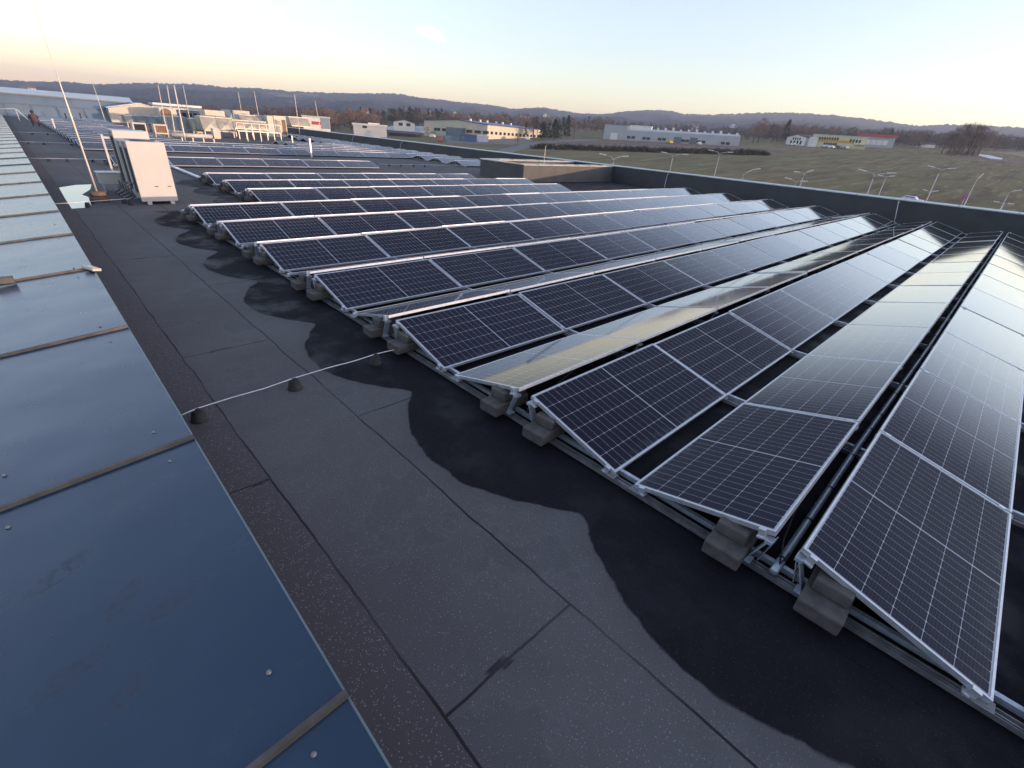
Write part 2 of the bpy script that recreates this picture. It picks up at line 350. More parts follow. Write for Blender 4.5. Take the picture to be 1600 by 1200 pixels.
# ------------------------------------------------------------------ roof curb (open box) at the parapet
cb = empty('roof_curb', (22, 23.4, 0), label='open rectangular roof curb of charcoal walls with sunlit coping by the parapet', cat='roof curb')
a, b_ = onz(815, 256.6, .98), onz(754.6, 247.6, .98)
BX0, BY0, BY1 = (a.x+b_.x)/2, max(a.y, 21.65), b_.y
loc = (-22, -23.4, 0); tk = .42
wm = MB()
wm.box(BX0, BY0, 0, XP-.004, BY0+tk, .93); wm.box(BX0, BY1-tk, 0, XP-.004, BY1, .93); wm.box(BX0, BY0+tk, 0, BX0+tk, BY1-tk, .93)
wm.build('wall', M['curbgrey'], cb, loc)
M['coping_w'] = mat('pale curb coping sheet', (.60,.54,.45), .5, .1, .10, 2)
cm = MB()
def cop(x0,y0,x1,y1,ax):
    n_ = max(1, round((x1-x0 if ax == 0 else y1-y0)/1.25))
    for i in range(n_):
        if ax == 0:
            xa_, xb_ = x0+(x1-x0)*i/n_+.004, x0+(x1-x0)*(i+1)/n_-.004; zf, zb_ = .955, 1.0+.012*(i%2)
            cm.hexa([(xa_,y0,.934),(xb_,y0,.934),(xb_,y1,.934),(xa_,y1,.934),(xa_,y0,zf),(xb_,y0,zf),(xb_,y1,zb_),(xa_,y1,zb_)])
        else: cm.box(x0, y0+(y1-y0)*i/n_+.004, .934, x1, y0+(y1-y0)*(i+1)/n_-.004, .975+.006*(i%2))
cop(BX0-.04, BY0-.04, XP-.05, BY0+tk+.04, 0); cop(BX0-.04, BY1-tk-.04, XP-.05, BY1+.04, 0); cop(BX0-.04, BY0+tk+.045, BX0+tk+.04, BY1-tk-.045, 1)
cm.build('coping', M['coping_w'], cb, loc)
sm = MB()
for i in range(1, 8):
    xx = BX0+i*1.25
    if xx < XP-.3:
        for y0 in (BY0-.04, BY1-tk-.04): sm.box(xx-.015, y0-.004, .94, xx+.015, y0+tk+.084, 1.01)
sm.build('coping_seam', M['coping_w'], cb, loc)
# ------------------------------------------------------------------ solar panels
def frame_mesh():
    b = MB(); e = .0135
    for (x0,y0,x1,y1) in ((0,0,PL,e),(0,PW-e,PL,PW),(0,e,e,PW-e),(PL-e,e,PL,PW-e)): b.box(x0,y0,-TH,x1,y1,0)
    return b.mesh('panel_frame', M['alu'])
FRAME = frame_mesh()
GLASS = MB().box(.0132,.0132,-.010,PL-.0132,PW-.0132,-.0025).mesh('panel_glass', M['cells'])
def far_mesh():
    b = MB(); e = .0135
    for (x0,y0,x1,y1) in ((0,0,PL,e),(0,PW-e,PL,PW),(0,e,e,PW-e),(PL-e,e,PL,PW-e)): b.box(x0,y0,-TH,x1,y1,0,0)
    b.box(e+.0002,e+.0002,-.010,PL-e-.0002,PW-e-.0002,-.0025,1)
    return b
FARM = far_mesh().mesh('solar_panel', [M['alu'], M['cells']])
NP = 0
def panel(x0, ylow, back, lab, group, detail=True):
    """one module; front modules rise toward +y, back modules fall toward +y"""
    global NP; NP += 1
    jt, jr = random.gauss(0, .0040), random.gauss(0, .0035)
    rot = Euler((T+jt, jr, PI if back else 0), 'XYZ')
    loc = (x0 + (PL if back else 0), ylow, H0)
    if detail:
        t = empty('solar_panel', loc, label=lab, cat='solar panel', group=group)
        link('frame', FRAME, t); link('glass', GLASS, t)
    else:
        t = link('solar_panel', FARM, None, loc); tag(t, lab, 'solar panel', group)
    t.rotation_euler = rot
    return t
TENT = ['first','second','third','fourth','fifth','sixth','seventh']
for k in range(7):
    yb = k*PER
    for i in range(12):
        x0 = i*LP + .01
        w = ('end' if i == 11 else ORD[i])
        pos = 'last from the aisle' if i == 11 else ORD[i]+' from the aisle'
        rn = TENT[k]+' ridge'
        panel(x0, yb, False, f'dark solar panel {pos}, near slope, {TENT[k]} ridge from the front', 'solar panels of the large near block')
        panel(x0, yb+2*CC+GR, True, f'dark solar panel {pos}, far slope, {TENT[k]} ridge from the front', 'solar panels of the large near block')
B2 = [(2.25, 17.05, 7, 'front'), (2.25, 19.42, 7, 'middle'), (2.25, 21.78, 6, 'rear')]
for (xx, yb, n_, nm) in B2:
    for i in range(n_):
        pos = ORD[i]+' from left'
        panel(xx+i*LP, yb, False, f'solar panel {pos}, near slope, {nm} ridge of three before the curb', 'solar panels of the three ridge block')
        panel(xx+i*LP, yb+2*CC+GR, True, f'solar panel {pos}, far slope, {nm} ridge of three before the curb', 'solar panels of the three ridge block')
for i in range(6):
    panel(.1+i*LP+.15, 29.0, False, f'solar panel {ORD[i]} from left, near slope of the lone ridge behind the white units', 'solar panels of the lone ridge', i < 6)
    panel(.1+i*LP+.15, 29.0+2*CC+GR, True, f'solar panel {ORD[i]} from left, far slope of the lone ridge behind the white units', 'solar panels of the lone ridge', False)
for i in range(12):
    panel(.1+i*LP, 38.2, False, f'small solar panel {ORD[i]} from left in the front row of the distant field', 'solar panels of the distant field', False)
for j, (xx, yb, nm) in enumerate(((21.5, 31.4, 'front'), (21.5, 33.9, 'middle'), (21.5, 36.35, 'rear'))):
    for i in range(2):
        panel(xx+i*LP, yb, False, f'solar panel {ORD[i]} from left on the near slope, {nm} stub ridge behind the curb', 'solar panels of the stub ridges', False)
        panel(xx+i*LP, yb+2*CC+GR, True, f'solar panel {ORD[i]} from left on the far slope, {nm} stub ridge behind the curb', 'solar panels of the stub ridges', False)
# second row of the distant field as individuals, then the rest as one mass
ROWS = [38.2 + 2.36*j for j in range(0, 23)]
for i in range(12):
    panel(.1+i*LP, ROWS[1], False, f'small solar panel {ORD[i]} from left in the second row of the distant field', 'solar panels of the distant field', False)
far = MB()
def far_panel(x0, ylow, back):
    R = Euler((T+random.gauss(0,.003), random.gauss(0,.002), PI if back else 0)).to_matrix(); o = Vector((x0+(PL if back else 0), ylow, H0))
    far.add([R @ Vector(v) + o for v in FARV], FARF)
    for q, s_ in zip(range(len(FARF)), FARMI): far.mi[-len(FARF)+q] = s_
_t = far_mesh(); FARV, FARF, FARMI = _t.v, _t.f, _t.mi
for j, y in enumerate(ROWS):
    if j == 0 or j == 1: segs = [(0.1, 12)] ; fronts = False
    else: fronts = True
    for i in range(12):
        x0 = .1 + i*LP
        if j >= 3 and 6.2 < x0 < 13.5 and y < 75 and y > 44: continue
        if y > 52 and 5.0 < x0 < (23 if y > 62 else 19.5): continue
        if y > 88 and x0 > 1: continue
        if fronts: far_panel(x0, y, False)
        far_panel(x0, y+2*CC+GR, True)
fo = far.build('solar_panel_field', [M['alu'], M['cells_far']]); tag(fo, 'hazy mass of distant solar panels on the far half of the roof', 'solar panels', kind='stuff')
for k in (-1, -2):          # the same field goes on past the right picture edge
    for i in range(12):
        for back in (False, True):
            q = link('panel', FARM, fo, (.01+i*LP+(PL if back else 0), k*PER+(2*CC+GR if back else 0), H0)); q.rotation_euler = (T+random.gauss(0,.004), random.gauss(0,.003), PI if back else 0)
# ------------------------------------------------------------------ mounting frames
YR = PER*6 + 2*CC + GR
def make_mount(ntent, first):
    t = empty('mounting_frame', (0,0,0))
    ylen = PER*(ntent-1) + 2*CC + GR
    r = MB()
    r.box(-.03,-.36,.028,.03,ylen+.36,.034); r.box(-.03,-.36,.034,-.024,ylen+.36,.062); r.box(.024,-.36,.034,.03,ylen+.36,.062)
    r.box(-.006,-.36,.034,.006,ylen+.36,.055)
    r.build('rail', M['alu_dull'], t)
    if first:
        r = MB(); r.box(.10,-.2,.03,.135,ylen+.2,.07); r.build('inner_rail', M['galv'], t)
    pm = MB()
    pm.hexa([(-.035,-.02,.064),(.035,-.02,.064),(.035,-.012,.064),(-.035,-.012,.064),(-.035,.065,HH-.085-.064+.064),(.035,.065,HH-.085),(.035,.073,HH-.085),(-.035,.073,HH-.085)])
    pm.box(-.035,.055,HH-.085,.035,.10,HH-.062)
    pm.box(-.042,-.06,.064,.042,.03,.070)
    post = pm.mesh('support_post', M['galv'])
    cl = MB(); cl.box(-.018,-.022,-.05,.018,.022,.004); cl.box(-.028,-.03,-.062,.028,.03,-.05); clamp = cl.mesh('clamp', M['alu'])
    ft = MB(); ft.box(-.04,-.05,.064,.04,.05,.070); ft.bar((0,-.03,.07),(0,.03,H0-.03),.05,.006); foot = ft.mesh('foot', M['alu_dull'])
    for k in range(ntent):
        y0 = k*PER; yh = y0+CC; yb = y0+CC+GR; yl = y0+2*CC+GR
        link('support_post', post, t, (0, yh-.085, 0))
        q = link('support_post', post, t, (0, yb+.085, 0)); q.rotation_euler.z = PI
        link('foot', foot, t, (0, y0+.03, 0)); q = link('foot', foot, t, (0, yl-.03, 0)); q.rotation_euler.z = PI
        if first:
            for yy, sg in ((y0+.07, 1), (yh-.07, 1), (yb+.07, -1), (yl-.07, -1)):
                f_ = (yy-y0)/CC if sg > 0 else (yl-yy)/CC
                q = link('clamp', clamp, t, (0, yy, H0+SS*f_)); q.rotation_euler.x = T*sg
    return t
mount = make_mount(7, True)
tag(mount, 'silver mounting frame rail and posts along the aisle end of the near block', 'mounting frame', 'mounting frames of the near block')
MCH = list(mount.children)
for i in range(1, 13):
    c = copy_tree(mount); c.location.x = i*LP - (0.0 if i < 12 else 0)
    lab = 'silver mounting frame along the parapet end of the near block' if i == 12 else f'silver mounting frame under the panel joint {ORD[i-1]} from the aisle, near block'
    tag(c, lab)
m2 = make_mount(3, True); m2.location = (2.22, 17.05, 0)
tag(m2, 'small mounting frame along the left end of the three ridge block', 'mounting frame', 'mounting frames of the far blocks')
m3 = make_mount(1, True); m3.location = (.22, 29.0, 0); tag(m3, 'mounting frame at the left end of the lone ridge', 'mounting frame', 'mounting frames of the far blocks')
m4 = make_mount(3, True); m4.location = (21.46, 31.4, 0); m4.scale.y = 1.03; tag(m4, 'mounting frame along the exposed end of the stub ridges behind the curb', 'mounting frame', 'mounting frames of the far blocks')
# ------------------------------------------------------------------ ballast blocks
_b = MB()
# lower slab is longer than the upper one, as in the photo
_b.box(-.21,-.12,0,.26,.12,.108); _b.box(-.075,-.108,.1085,.26,.09,.205)
BALL_ME = _b.mesh('ballast_block', M['concrete'])
def place_ballast(x, y, flip, lab, group):
    o = link('ballast_block', BALL_ME, None, (x, y, .064), .012)
    o.rotation_euler.z = random.gauss(0, .03) + (0 if not flip else 0); o.scale = (1, random.uniform(.95, 1.05), random.uniform(.97, 1.03))
    if flip: o.scale.y *= -1
    tag(o, lab, 'ballast block', group)
for k in range(7):
    yr = k*PER + CC + GR/2
    rn = TENT[k]+' ridge' + ('' if k == 0 else ' from the front')
    place_ballast(.02, yr-.30, False, f'brown grey ballast block, near side, aisle end of the {TENT[k]} ridge from the front', 'ballast blocks along the aisle')
    place_ballast(.02, yr+.30, True, f'brown grey ballast block, far side, aisle end of the {TENT[k]} ridge from the front', 'ballast blocks along the aisle')
for (xx, yb, n_, nm) in B2:
    yr = yb + CC + GR/2
    place_ballast(xx-.02, yr-.30, False, f'ballast block under the near slope, left end of the {nm} of three ridges', 'ballast blocks of the three ridge block')
    place_ballast(xx-.02, yr+.30, True, f'ballast block under the far slope, left end of the {nm} of three ridges', 'ballast blocks of the three ridge block')
place_ballast(.24, 29.8, False, 'ballast block under the near slope, left end of the lone ridge', 'ballast blocks of the far rows')
place_ballast(.24, 30.4, True, 'ballast block under the far slope, left end of the lone ridge', 'ballast blocks of the far rows')
# second small block at near right corner of the picture
o = MB().box(-.16,-.11,0,.16,.11,.13).build('rubber_pad', M['rubber'], None, (.12, -.28, .064), .01); tag(o, 'black block beside the rail at the nearest corner of the solar rows', 'block')
# conduit in the first ridge gap
cd = empty('cable_conduit', (0, CC+GR/2, 0), label='shiny grey cable conduit lying in the gap of the nearest ridge', cat='conduit')
MB().tube([(-.02,0,.10),(.4,.0,.10),(2.2,.012,.10),(6,-.01,.10),(12,.01,.10),(25.5,0,.10)], .026, 12).build('tube', M['galv'], cd)
for i in range(22):
    x = .05 + i*.62 + random.uniform(-.12,.12)
    MB().lathe([(.0275,0),(.029,.002),(.029,.02),(.0275,.022)], (0,0,0), 12).build('cable_tie', M['black'], cd, (x, 0, .10)).rotation_euler.y = PI/2
for k, lab in ((0,'black loose cable looping under the far slope of the first ridge end'),(1,'black loose cable looping at the aisle end of the second ridge gap'),(2,'black loose cable looping at the aisle end of the third ridge gap')):
    y0 = k*PER+CC+GR
    o = MB().tube([(.9,y0+.03,HH-.06),(.5,y0+.0,HH-.16),(.28,y0-.03,HH-.22),(.12,y0-.06,HH-.17),(.05,y0-.09,HH-.24),(.16,y0-.1,.12),(.5,y0-.085,.09),(1.2,y0-.08,.08)], .0065, 6).build('loose_cable', M['black']); tag(o, lab, 'cable', 'loose cables at the ridge ends')
# perforated upright plates beside the near conduit end
pl = empty('support_ladder', (.06, CC+GR/2, 0), label='pair of slotted grey upright brackets at the aisle end of the nearest ridge', cat='bracket')
for sgn in (-1, 1):
    b = MB()
    for i in range(4):
        z0 = .07 + i*.055
        b.hexa([(-.03, sgn*(.115-.012*i)-.003, z0), (.05, sgn*(.115-.012*i)-.003, z0), (.05, sgn*(.115-.012*i)+.003, z0), (-.03, sgn*(.115-.012*i)+.003, z0),
                (-.03, sgn*(.106-.012*i)-.003, z0+.036), (.05, sgn*(.106-.012*i)-.003, z0+.036), (.05, sgn*(.106-.012*i)+.003, z0+.036), (-.03, sgn*(.106-.012*i)+.003, z0+.036)])
    b.build('slotted_plate', M['galv'], pl)

# ------------------------------------------------------------------ metal roof on the left
def sheet_material():
    m, n, l, p = nt('dark blue coated sheet')
    tc = n.new('ShaderNodeTexCoord'); P = tc.outputs['Object']; sp = n.new('ShaderNodeSeparateXYZ'); l.new(P, sp.inputs[0])
    base = mix_n(n, l, sstep(n, l, noise_n(n, l, P, .9, 4), .3, .7), (.013,.034,.068), (.020,.046,.084))
    dust = sstep(n, l, noise_n(n, l, P, 5, 6, .65), .55, .8)
    base = mix_n(n, l, math_n(n, l, 'MULTIPLY', dust, .10), base, (.09,.10,.12))
    prints = None
    for (px, py, rx, ry, ang) in ((-3.23,3.34,.16,.065,.5),(-3.04,2.97,.13,.05,.95),(-2.90,2.80,.13,.055,.15),(-3.24,2.73,.15,.06,.3),(-3.10,2.50,.12,.05,.6),(-3.55,3.0,.13,.05,.4)):
        mp = n.new('ShaderNodeMapping'); mp.vector_type = 'TEXTURE'; mp.inputs['Location'].default_value = (px,py,0); mp.inputs['Rotation'].default_value = (0,0,ang)
        mp.inputs['Scale'].default_value = (rx,ry,50); l.new(P, mp.inputs[0])
        ln = n.new('ShaderNodeVectorMath'); ln.operation = 'LENGTH'; l.new(mp.outputs[0], ln.inputs[0])
        s = math_n(n, l, 'SUBTRACT', 1., sstep(n, l, ln.outputs['Value'], .75, 1.1))
        prints = s if prints is None else math_n(n, l, 'MAXIMUM', prints, s)
    pat = sstep(n, l, noise_n(n, l, P, 42, 4, .7), .42, .60)
    prints = math_n(n, l, 'MULTIPLY', prints, pat)
    base = mix_n(n, l, math_n(n, l, 'MULTIPLY', prints, .55), base, (.010,.016,.034))
    l.new(base, p.inputs['Base Color'])
    l.new(math_n(n, l, 'MULTIPLY_ADD', prints, .3, math_n(n, l, 'MULTIPLY_ADD', dust, .10, .24)), p.inputs['Roughness'])
    p.inputs['Specular IOR Level'].default_value = .62
    b = n.new('ShaderNodeBump'); b.inputs['Strength'].default_value = .5; b.inputs['Distance'].default_value = .04
    l.new(noise_n(n, l, P, 1.1, 2, .4), b.inputs['Height']); l.new(b.outputs[0], p.inputs['Normal'])
    return m
M['sheet'] = sheet_material()
EX, EZ, SL = -2.50, .60, .085
lw = empty('metal_roof', (-3.6, 40, 0), label='raised dark blue sheet metal roof strip with brown seams left of the aisle', cat='metal roof')
def sz(x): return EZ + SL*(x-EX)
off = (3.6, -40, 0)
seams = [.05, 1.92, 4.05, 6.40, 8.85, 11.2]; 
while seams[-1] < 93: seams.append(seams[-1]+2.36)
seams = [-4.4, -2.2] + seams
b = MB()
for s0, s1 in zip(seams[:-1], seams[1:]):
    # each pan is slightly dished
    nx, ny = 6, 6; V = []
    for j in range(ny+1):
        for i in range(nx+1):
            u, v = i/nx, j/ny; x = EX - u*3.4
            V.append((x, s0+.004+(s1-s0-.008)*v, sz(x) - .008*math.sin(PI*v)*math.sin(PI*min(1, u*1.0)) - .004))
    F = [(j*(nx+1)+i, (j+1)*(nx+1)+i, (j+1)*(nx+1)+i+1, j*(nx+1)+i+1) for j in range(ny) for i in range(nx)]
    b.add(V, F, 0, True)
b.box(-5.9, seams[0], .02, EX-.06, seams[-1], sz(-5.9)-.05)
b.build('sheet', M['sheet'], lw, off)
lip = MB().hexa([(EX-.02,-4.4,EZ-.06),(EX,-4.4,EZ-.06),(EX,seams[-1],EZ-.06),(EX-.02,seams[-1],EZ-.06),(EX-.008,-4.4,EZ-.003),(EX,-4.4,EZ-.001),(EX,seams[-1],EZ-.001),(EX-.008,seams[-1],EZ-.003)])
lip.build('edge_trim', mat('thin edge trim', (.16,.19,.20), .4, .3, .1, 2), lw, off)
MB().box(EX-.06,-4.4,0,EX-.03,seams[-1],EZ-.06).build('wall', M['wallgrey'], lw, off)
for s in seams[1:-1]:
    b = MB(); xa, xb = EX-.004, EX-3.4
    b.hexa([(xb,s-.016,sz(xb)-.003),(xa,s-.016,sz(xa)-.003),(xa,s+.016,sz(xa)-.003),(xb,s+.016,sz(xb)-.003),
            (xb,s-.011,sz(xb)+.019),(xa,s-.011,sz(xa)+.019),(xa,s+.011,sz(xa)+.019),(xb,s+.011,sz(xb)+.019)])
    b.build('seam', M['seam'], lw, off)
scr = MB().lathe([(.011,0),(.011,.003),(.007,.005),(.007,.008),(.0,.009)], n=10).mesh('screw', M['alu_dull'])
for (px, py) in ((420,1050),(265,720),(12,823),(490,1178),(240,675),(172,533),(156,510),(122,433),(115,419),(6,742),(92,372),(85,350),(22,440)):
    q = onz(px, py, .57); q = onz(px, py, sz(q.x)); link('screw', scr, lw, (q.x+3.6, q.y-40, sz(q.x)-.003))
# little loose offcuts catching the sun on the edge
o = MB().box(-.05,-.10,0,.05,.10,.03).build('metal_offcut', M['cream'], None, (EX-.03, 8.75, EZ+.012)); tag(o, 'small sunlit metal offcut on the edge of the blue sheet roof', 'offcut'); o.rotation_euler = (.1,.2,.5)
q = onz(6,441,.56); o = MB().box(-.09,-.05,0,.09,.05,.06).build('metal_offcut', M['seam'], None, (q.x, q.y, sz(q.x)+.026)); tag(o, 'small brown clip on a seam at the left picture edge', 'offcut')
# ------------------------------------------------------------------ earthing wires on cone holders
M['wire'] = mat('bare aluminium wire', (.66,.67,.70), .4, .5, .06, 5)
def cone_mesh():
    return MB().lathe([(.072,0),(.074,.010),(.067,.018),(.046,.098),(.041,.105),(.0,.107)], n=18).mesh('holder_base', M['rubber'])
CONE = cone_mesh(); CLIP = MB().box(-.02,-.012,.106,.02,.012,.125).mesh('clip', M['black'])
def cone(x, y, lab, group, detail=False):
    if detail:
        t = empty('wire_holder', (x, y, 0), label=lab, cat='wire holder', group=group)
        link('base', CONE, t); link('clip', CLIP, t)
    else:
        t = link('wire_holder', CONE, None, (x, y, 0)); tag(t, lab, 'wire holder', group)
    return t
def wire(pts, lab):
    o = MB().tube(pts, 0.0052 if pts[0][1] < 10 else .008, 6).build('earthing_wire', M['wire']); tag(o, lab, 'wire', 'earthing wires on the roof')
wire([(EX-.03,5.22,.135),(-2.29,5.32,.121),(-2.0,5.355,.117),(-1.70,5.365,.114),(-1.40,5.40,.121),(-1.0,5.43,.118),(-.72,5.43,.115),(-.44,5.45,.120),(-.1,5.44,.115),(.5,5.45,.11)], 'thin bright earthing wire crossing the aisle on three black holders')
for x, y, lab in ((-2.29,5.32,'black cone wire holder nearest the blue metal roof'),(-1.40,5.40,'black cone wire holder in the middle of the aisle'),(-.44,5.45,'black cone wire holder on the damp felt near the panels')):
    cone(x, y, lab, 'cone wire holders near the camera', True)
wire([(EX-.03,17.9,.12),(-2.1,18.0,.12),(-1.4,18.25,.122),(-.95,18.45,.12),(-.2,18.7,.118),(.4,18.75,.1)], 'thin earthing wire running past the white air conditioning unit')
for i, (x, y) in enumerate(((-1.78,18.1),(-.95,18.45),(-.86,18.15))):
    cone(x, y, ['black wire holder left of the rod base','black wire holder in front of the white unit','small black holder beside the white unit'][i], 'cone wire holders by the white units')
for (yy, xs, nm) in ((31.25,(-1.76,-1.14,-.27),'the row level with the lone ridge'),(42.2,(-1.99,-1.34,-.1),'the second wire along the aisle'),(53.0,(-1.38,-.55,.2),'the farthest wire along the aisle')):
    wire([(EX-.03,yy,.12)]+[(x,yy,.121) for x in xs]+[(xs[-1]+1.2,yy,.11)], f'thin earthing wire on {nm}'.replace('on the row','in line').replace('wire on the','wire,'))
    for j, x in enumerate(xs): cone(x, yy, f'tiny black wire holder, {["left","middle","right"][j]} one on {nm}', 'distant cone wire holders')
wire([(14.3,31.2,.12),(15.44,31.2,.121),(19.5,31.3,.12),(20.8,31.2,.11)], 'thin earthing wire between the lone ridge and the stub ridges')
for j, px in enumerate((617,634,652,668)):
    q = onz(px, 260, 0.05); cone(q.x, 31.25, f'tiny black wire holder {ORD[j]} from left before the stub ridges', 'cone wire holders before the stub ridges')
# silver tray on the felt
tr = MB()
for i in range(9): tr.box(2.24+.0, 23.95+i*.56, .03, 2.40, 24.45+i*.56, .085+.008*(i%2))
o = tr.build('cable_tray', M['alu'], None); tag(o, 'pale metal cable tray lying on the felt left of the three ridges', 'cable tray')
# ------------------------------------------------------------------ air conditioning units
def ac_unit(x0, y0, w, d, h, lab, big=True):
    t = empty('air_conditioner', (x0+w/2, y0+d/2, 0), label=lab, cat='air conditioner', group='white outdoor units on the aisle')
    L = (-w/2, -d/2, 0)
    b = MB(); z0 = .10
    b.box(0.04,0.03,z0,w-.0,d-.03,h-.05)
    b.build('body', M['white'], t, L, .008)
    MB().box(0,0,z0-.02,w,.028,h-.02).build('front_panel', M['white'], t, L, .006)
    MB().box(0,.03,h-.048,w,d,h).build('top_cover', M['white'], t, L, .01)
    g = MB()
    g.box(.028,.12,z0+.16,.038,d-.10,h-.16)
    for k in range(12): g.box(.012,.13+ (d-.26)*k/12, z0+.2,.026,.137+(d-.26)*k/12,h-.2)
    g.build('coil_grille', M['darkgrille'], t, L)
    f = MB(); f.box(.0,.032,z0,.036,.10,h-.052); f.box(.0,d-.10,z0,.036,d-.03,h-.052); f.build('side_frame', M['white'], t, L)
    for dx in (.42*w+.02, .80*w):
        MB().box(dx,-.004,h*.29,dx+.085,.0,h*.29+.02).build('handle_slot', M['black'], t, L)
    for dx, dy in ((.12,.06),(w-.2,.06),(.12,d-.16),(w-.2,d-.16)):
        MB().box(dx,dy-.09 if dy < .1 else dy,0,dx+.1,dy+.1,z0-.021).build('foot', M['cream'], t, L)
    if big:
        MB().lathe([(.30,0),(.30,.02),(.27,.035),(.05,.03),(0,.03)], (w/2,d/2,h), 24).build('fan_guard', M['darkgrille'], t, L)
    return t
ac_unit(-.58, 18.1, .87, .80, 1.60, 'tall white air conditioning unit standing nearest by the aisle')
ac_unit(-.57, 18.98, .87, .86, 1.56, 'second white air conditioning unit right behind the nearest one')
ac_unit(-.58, 20.0, .87, .90, 1.78, 'taller white air conditioning unit rearmost of the group', False)
# pipework hanging at the side
pw = MB()
for i in range(5):
    y0 = 18.35 + i*.5
    pw.tube([(-.62,y0,.55-.05*i),(-.72,y0+.05,.4),(-.70,y0+.1,.16),(-.85,y0+.25,.06),(-.8,y0+.6,.05)], .022, 6)
o = pw.build('pipework', M['alu_dull']); tag(o, 'tangle of grey pipes at the foot of the white air conditioners', 'pipes')
sb = empty('control_box', (-.88, 21.0, 0), label='small white box on legs left of the white air conditioners', cat='box')
MB().box(-.26,-.25,.24,.28,.25,.55).build('body', M['white'], sb, None, .008)
MB().box(-.29,-.28,.553,.31,.28,.58).build('lid', M['white'], sb)
for dx, dy in ((-.2,-.18),(.2,-.18),(-.2,.18),(.2,.18)): MB().box(dx-.02,dy-.02,0,dx+.02,dy+.02,.24).build('leg', M['galv'], sb)
# white stand behind the small box
ps = empty('pipe_stand', (-.1, 27.1, 0), label='slim pale pipe stand with short top arm behind the white units', cat='stand')
MB().box(-.035,-.035,0,.035,.035,1.35).build('post', M['white'], ps); MB().box(.036,-.03,1.2,.9,.03,1.27).build('arm', M['white'], ps)
# puddle of meltwater by the blue roof
M['water'] = mat('still water', (.03,.045,.04), .03, 0, .3, 1, spec=.8)
pud = [onz(px,py,.004) for px,py in ((92,293),(118,289),(143,288),(141,296),(128,304),(141,309),(148,318),(140,324),(112,326),(101,309))]
o = MB().add([(max(p.x,-2.48),p.y,.004) for p in pud],[tuple(range(len(pud)-1,-1,-1))]).build('puddle', M['water']); tag(o, kind='structure')
# ------------------------------------------------------------------ lightning rods
def rod(x, y, h, r, lab, base=None, lean=(0,0), mat_=None):
    t = empty('lightning_rod', (x,y,0), label=lab, cat='lightning rod', group='lightning rods on the roof')
    n_ = 8
    pts = [(lean[0]*i/n_*h + .0, lean[1]*i/n_*h, .05+h*i/n_) for i in range(n_+1)]
    MB().tube(pts, [r*1.15*(1 if i < 4 else .3 if base == 'block' else .75) for i in range(n_+1)], 8).build('mast', mat_ or M['mast'], t)
    if base == 'block':
        MB().lathe([(.20,0),(.22,.02),(.22,.115),(.19,.13),(.10,.14),(0,.14)], n=20).build('base_block', M['basebrown'], t, (0,0,0))
        MB().lathe([(.17,0),(.19,.02),(.19,.10),(.14,.12),(0,.12)], n=20).build('upper_block', M['basebrown'], t, (.0,.0,.145))
    elif base: MB().lathe([(.14,0),(.14,.09),(.04,.1),(0,.1)], n=12).build('base_block', M['concrete'], t)
M['mast'] = mat('pale painted mast', (.60,.54,.47), .4, .2, .08, 4)
M['basebrown'] = mat('brown concrete base', (.15,.105,.075), .85, 0, .25, 8, .3)
rod(-1.43, 19.0, 6.2, .020, 'tall pale lightning rod on a stacked round brown base by the puddle', 'block', (-.012,.01))
def rod_px(px0, py0, px1, py1, r, lab, y=None):
    q = onz(px0, py0, 0) if y is None else ony(px0, py0, y)
    top = ony(px1, py1, q.y); h = max(.5, top.z)
    rod(q.x, q.y, h, r, lab, 'small', ((top.x-q.x)/h, 0))
for a_ in ((165,191,145,131,.035,'thin lightning rod standing before the left end of the far blue hall',None),
           (260,205,247,133,.035,'leftmost thin rod of the cluster behind the white units',60),
           (273,208,261,134,.04,'second thin rod of the cluster behind the white units',58),
           (290,222,272,134,.055,'thickest rod of the cluster behind the white units',None),
           (297,190,286,134,.035,'rightmost thin rod of the cluster behind the white units',75),
           (379,185,372,144,.04,'thin rod rising above the grey rooftop unit',88),
           (406,190,397,143,.045,'pinkish thin rod above the cream duct, left of the louvred unit',86),
           (469,214,460,148,.045,'lone thin rod right of the louvred cream unit',73),
           (500,192,492,158,.05,'thin rod far behind by the flat white hall',96)): rod_px(*a_)
def post_px(px0, py0, px1, py1, w, lab, m_=None):
    q = onz(px0, py0, 0); top = ony(px1, py1, q.y)
    o = MB().box(-w/2,-w/2,0,w/2,w/2,top.z); o.box(-w/2-.012,-w/2-.012,top.z,w/2+.012,w/2+.012,top.z+.05); o = o.build('roof_post', m_ or M['mast'], None, (q.x, q.y, 0)); tag(o, lab, 'post', 'short posts among the panels')
post_px(88.5,207,81.5,186.5,.10,'short pale sunlit post at the end of the distant rows')
post_px(388,222,384,202,.07,'short pale post left of its twin among the distant rows')
post_px(409,222,405,203,.07,'short pale post right of its twin among the distant rows')
post_px(458,229,456,213,.09,'short pale post in the middle of the distant rows')
post_px(487,246,485.5,218,.09,'tallest short grey post on the front distant row', M['galv'])
post_px(105.5,190,101.5,177,.14,'dark short vent post left before the far blue hall', M['black'])
post_px(128.5,190,125,177,.14,'dark short vent post right before the far blue hall', M['black'])
# rod in the roof curb
q = onz(885,252,.9); rod(21.9, 23.6, 1.9, .02, 'thin rod standing inside the open roof curb', 'small')

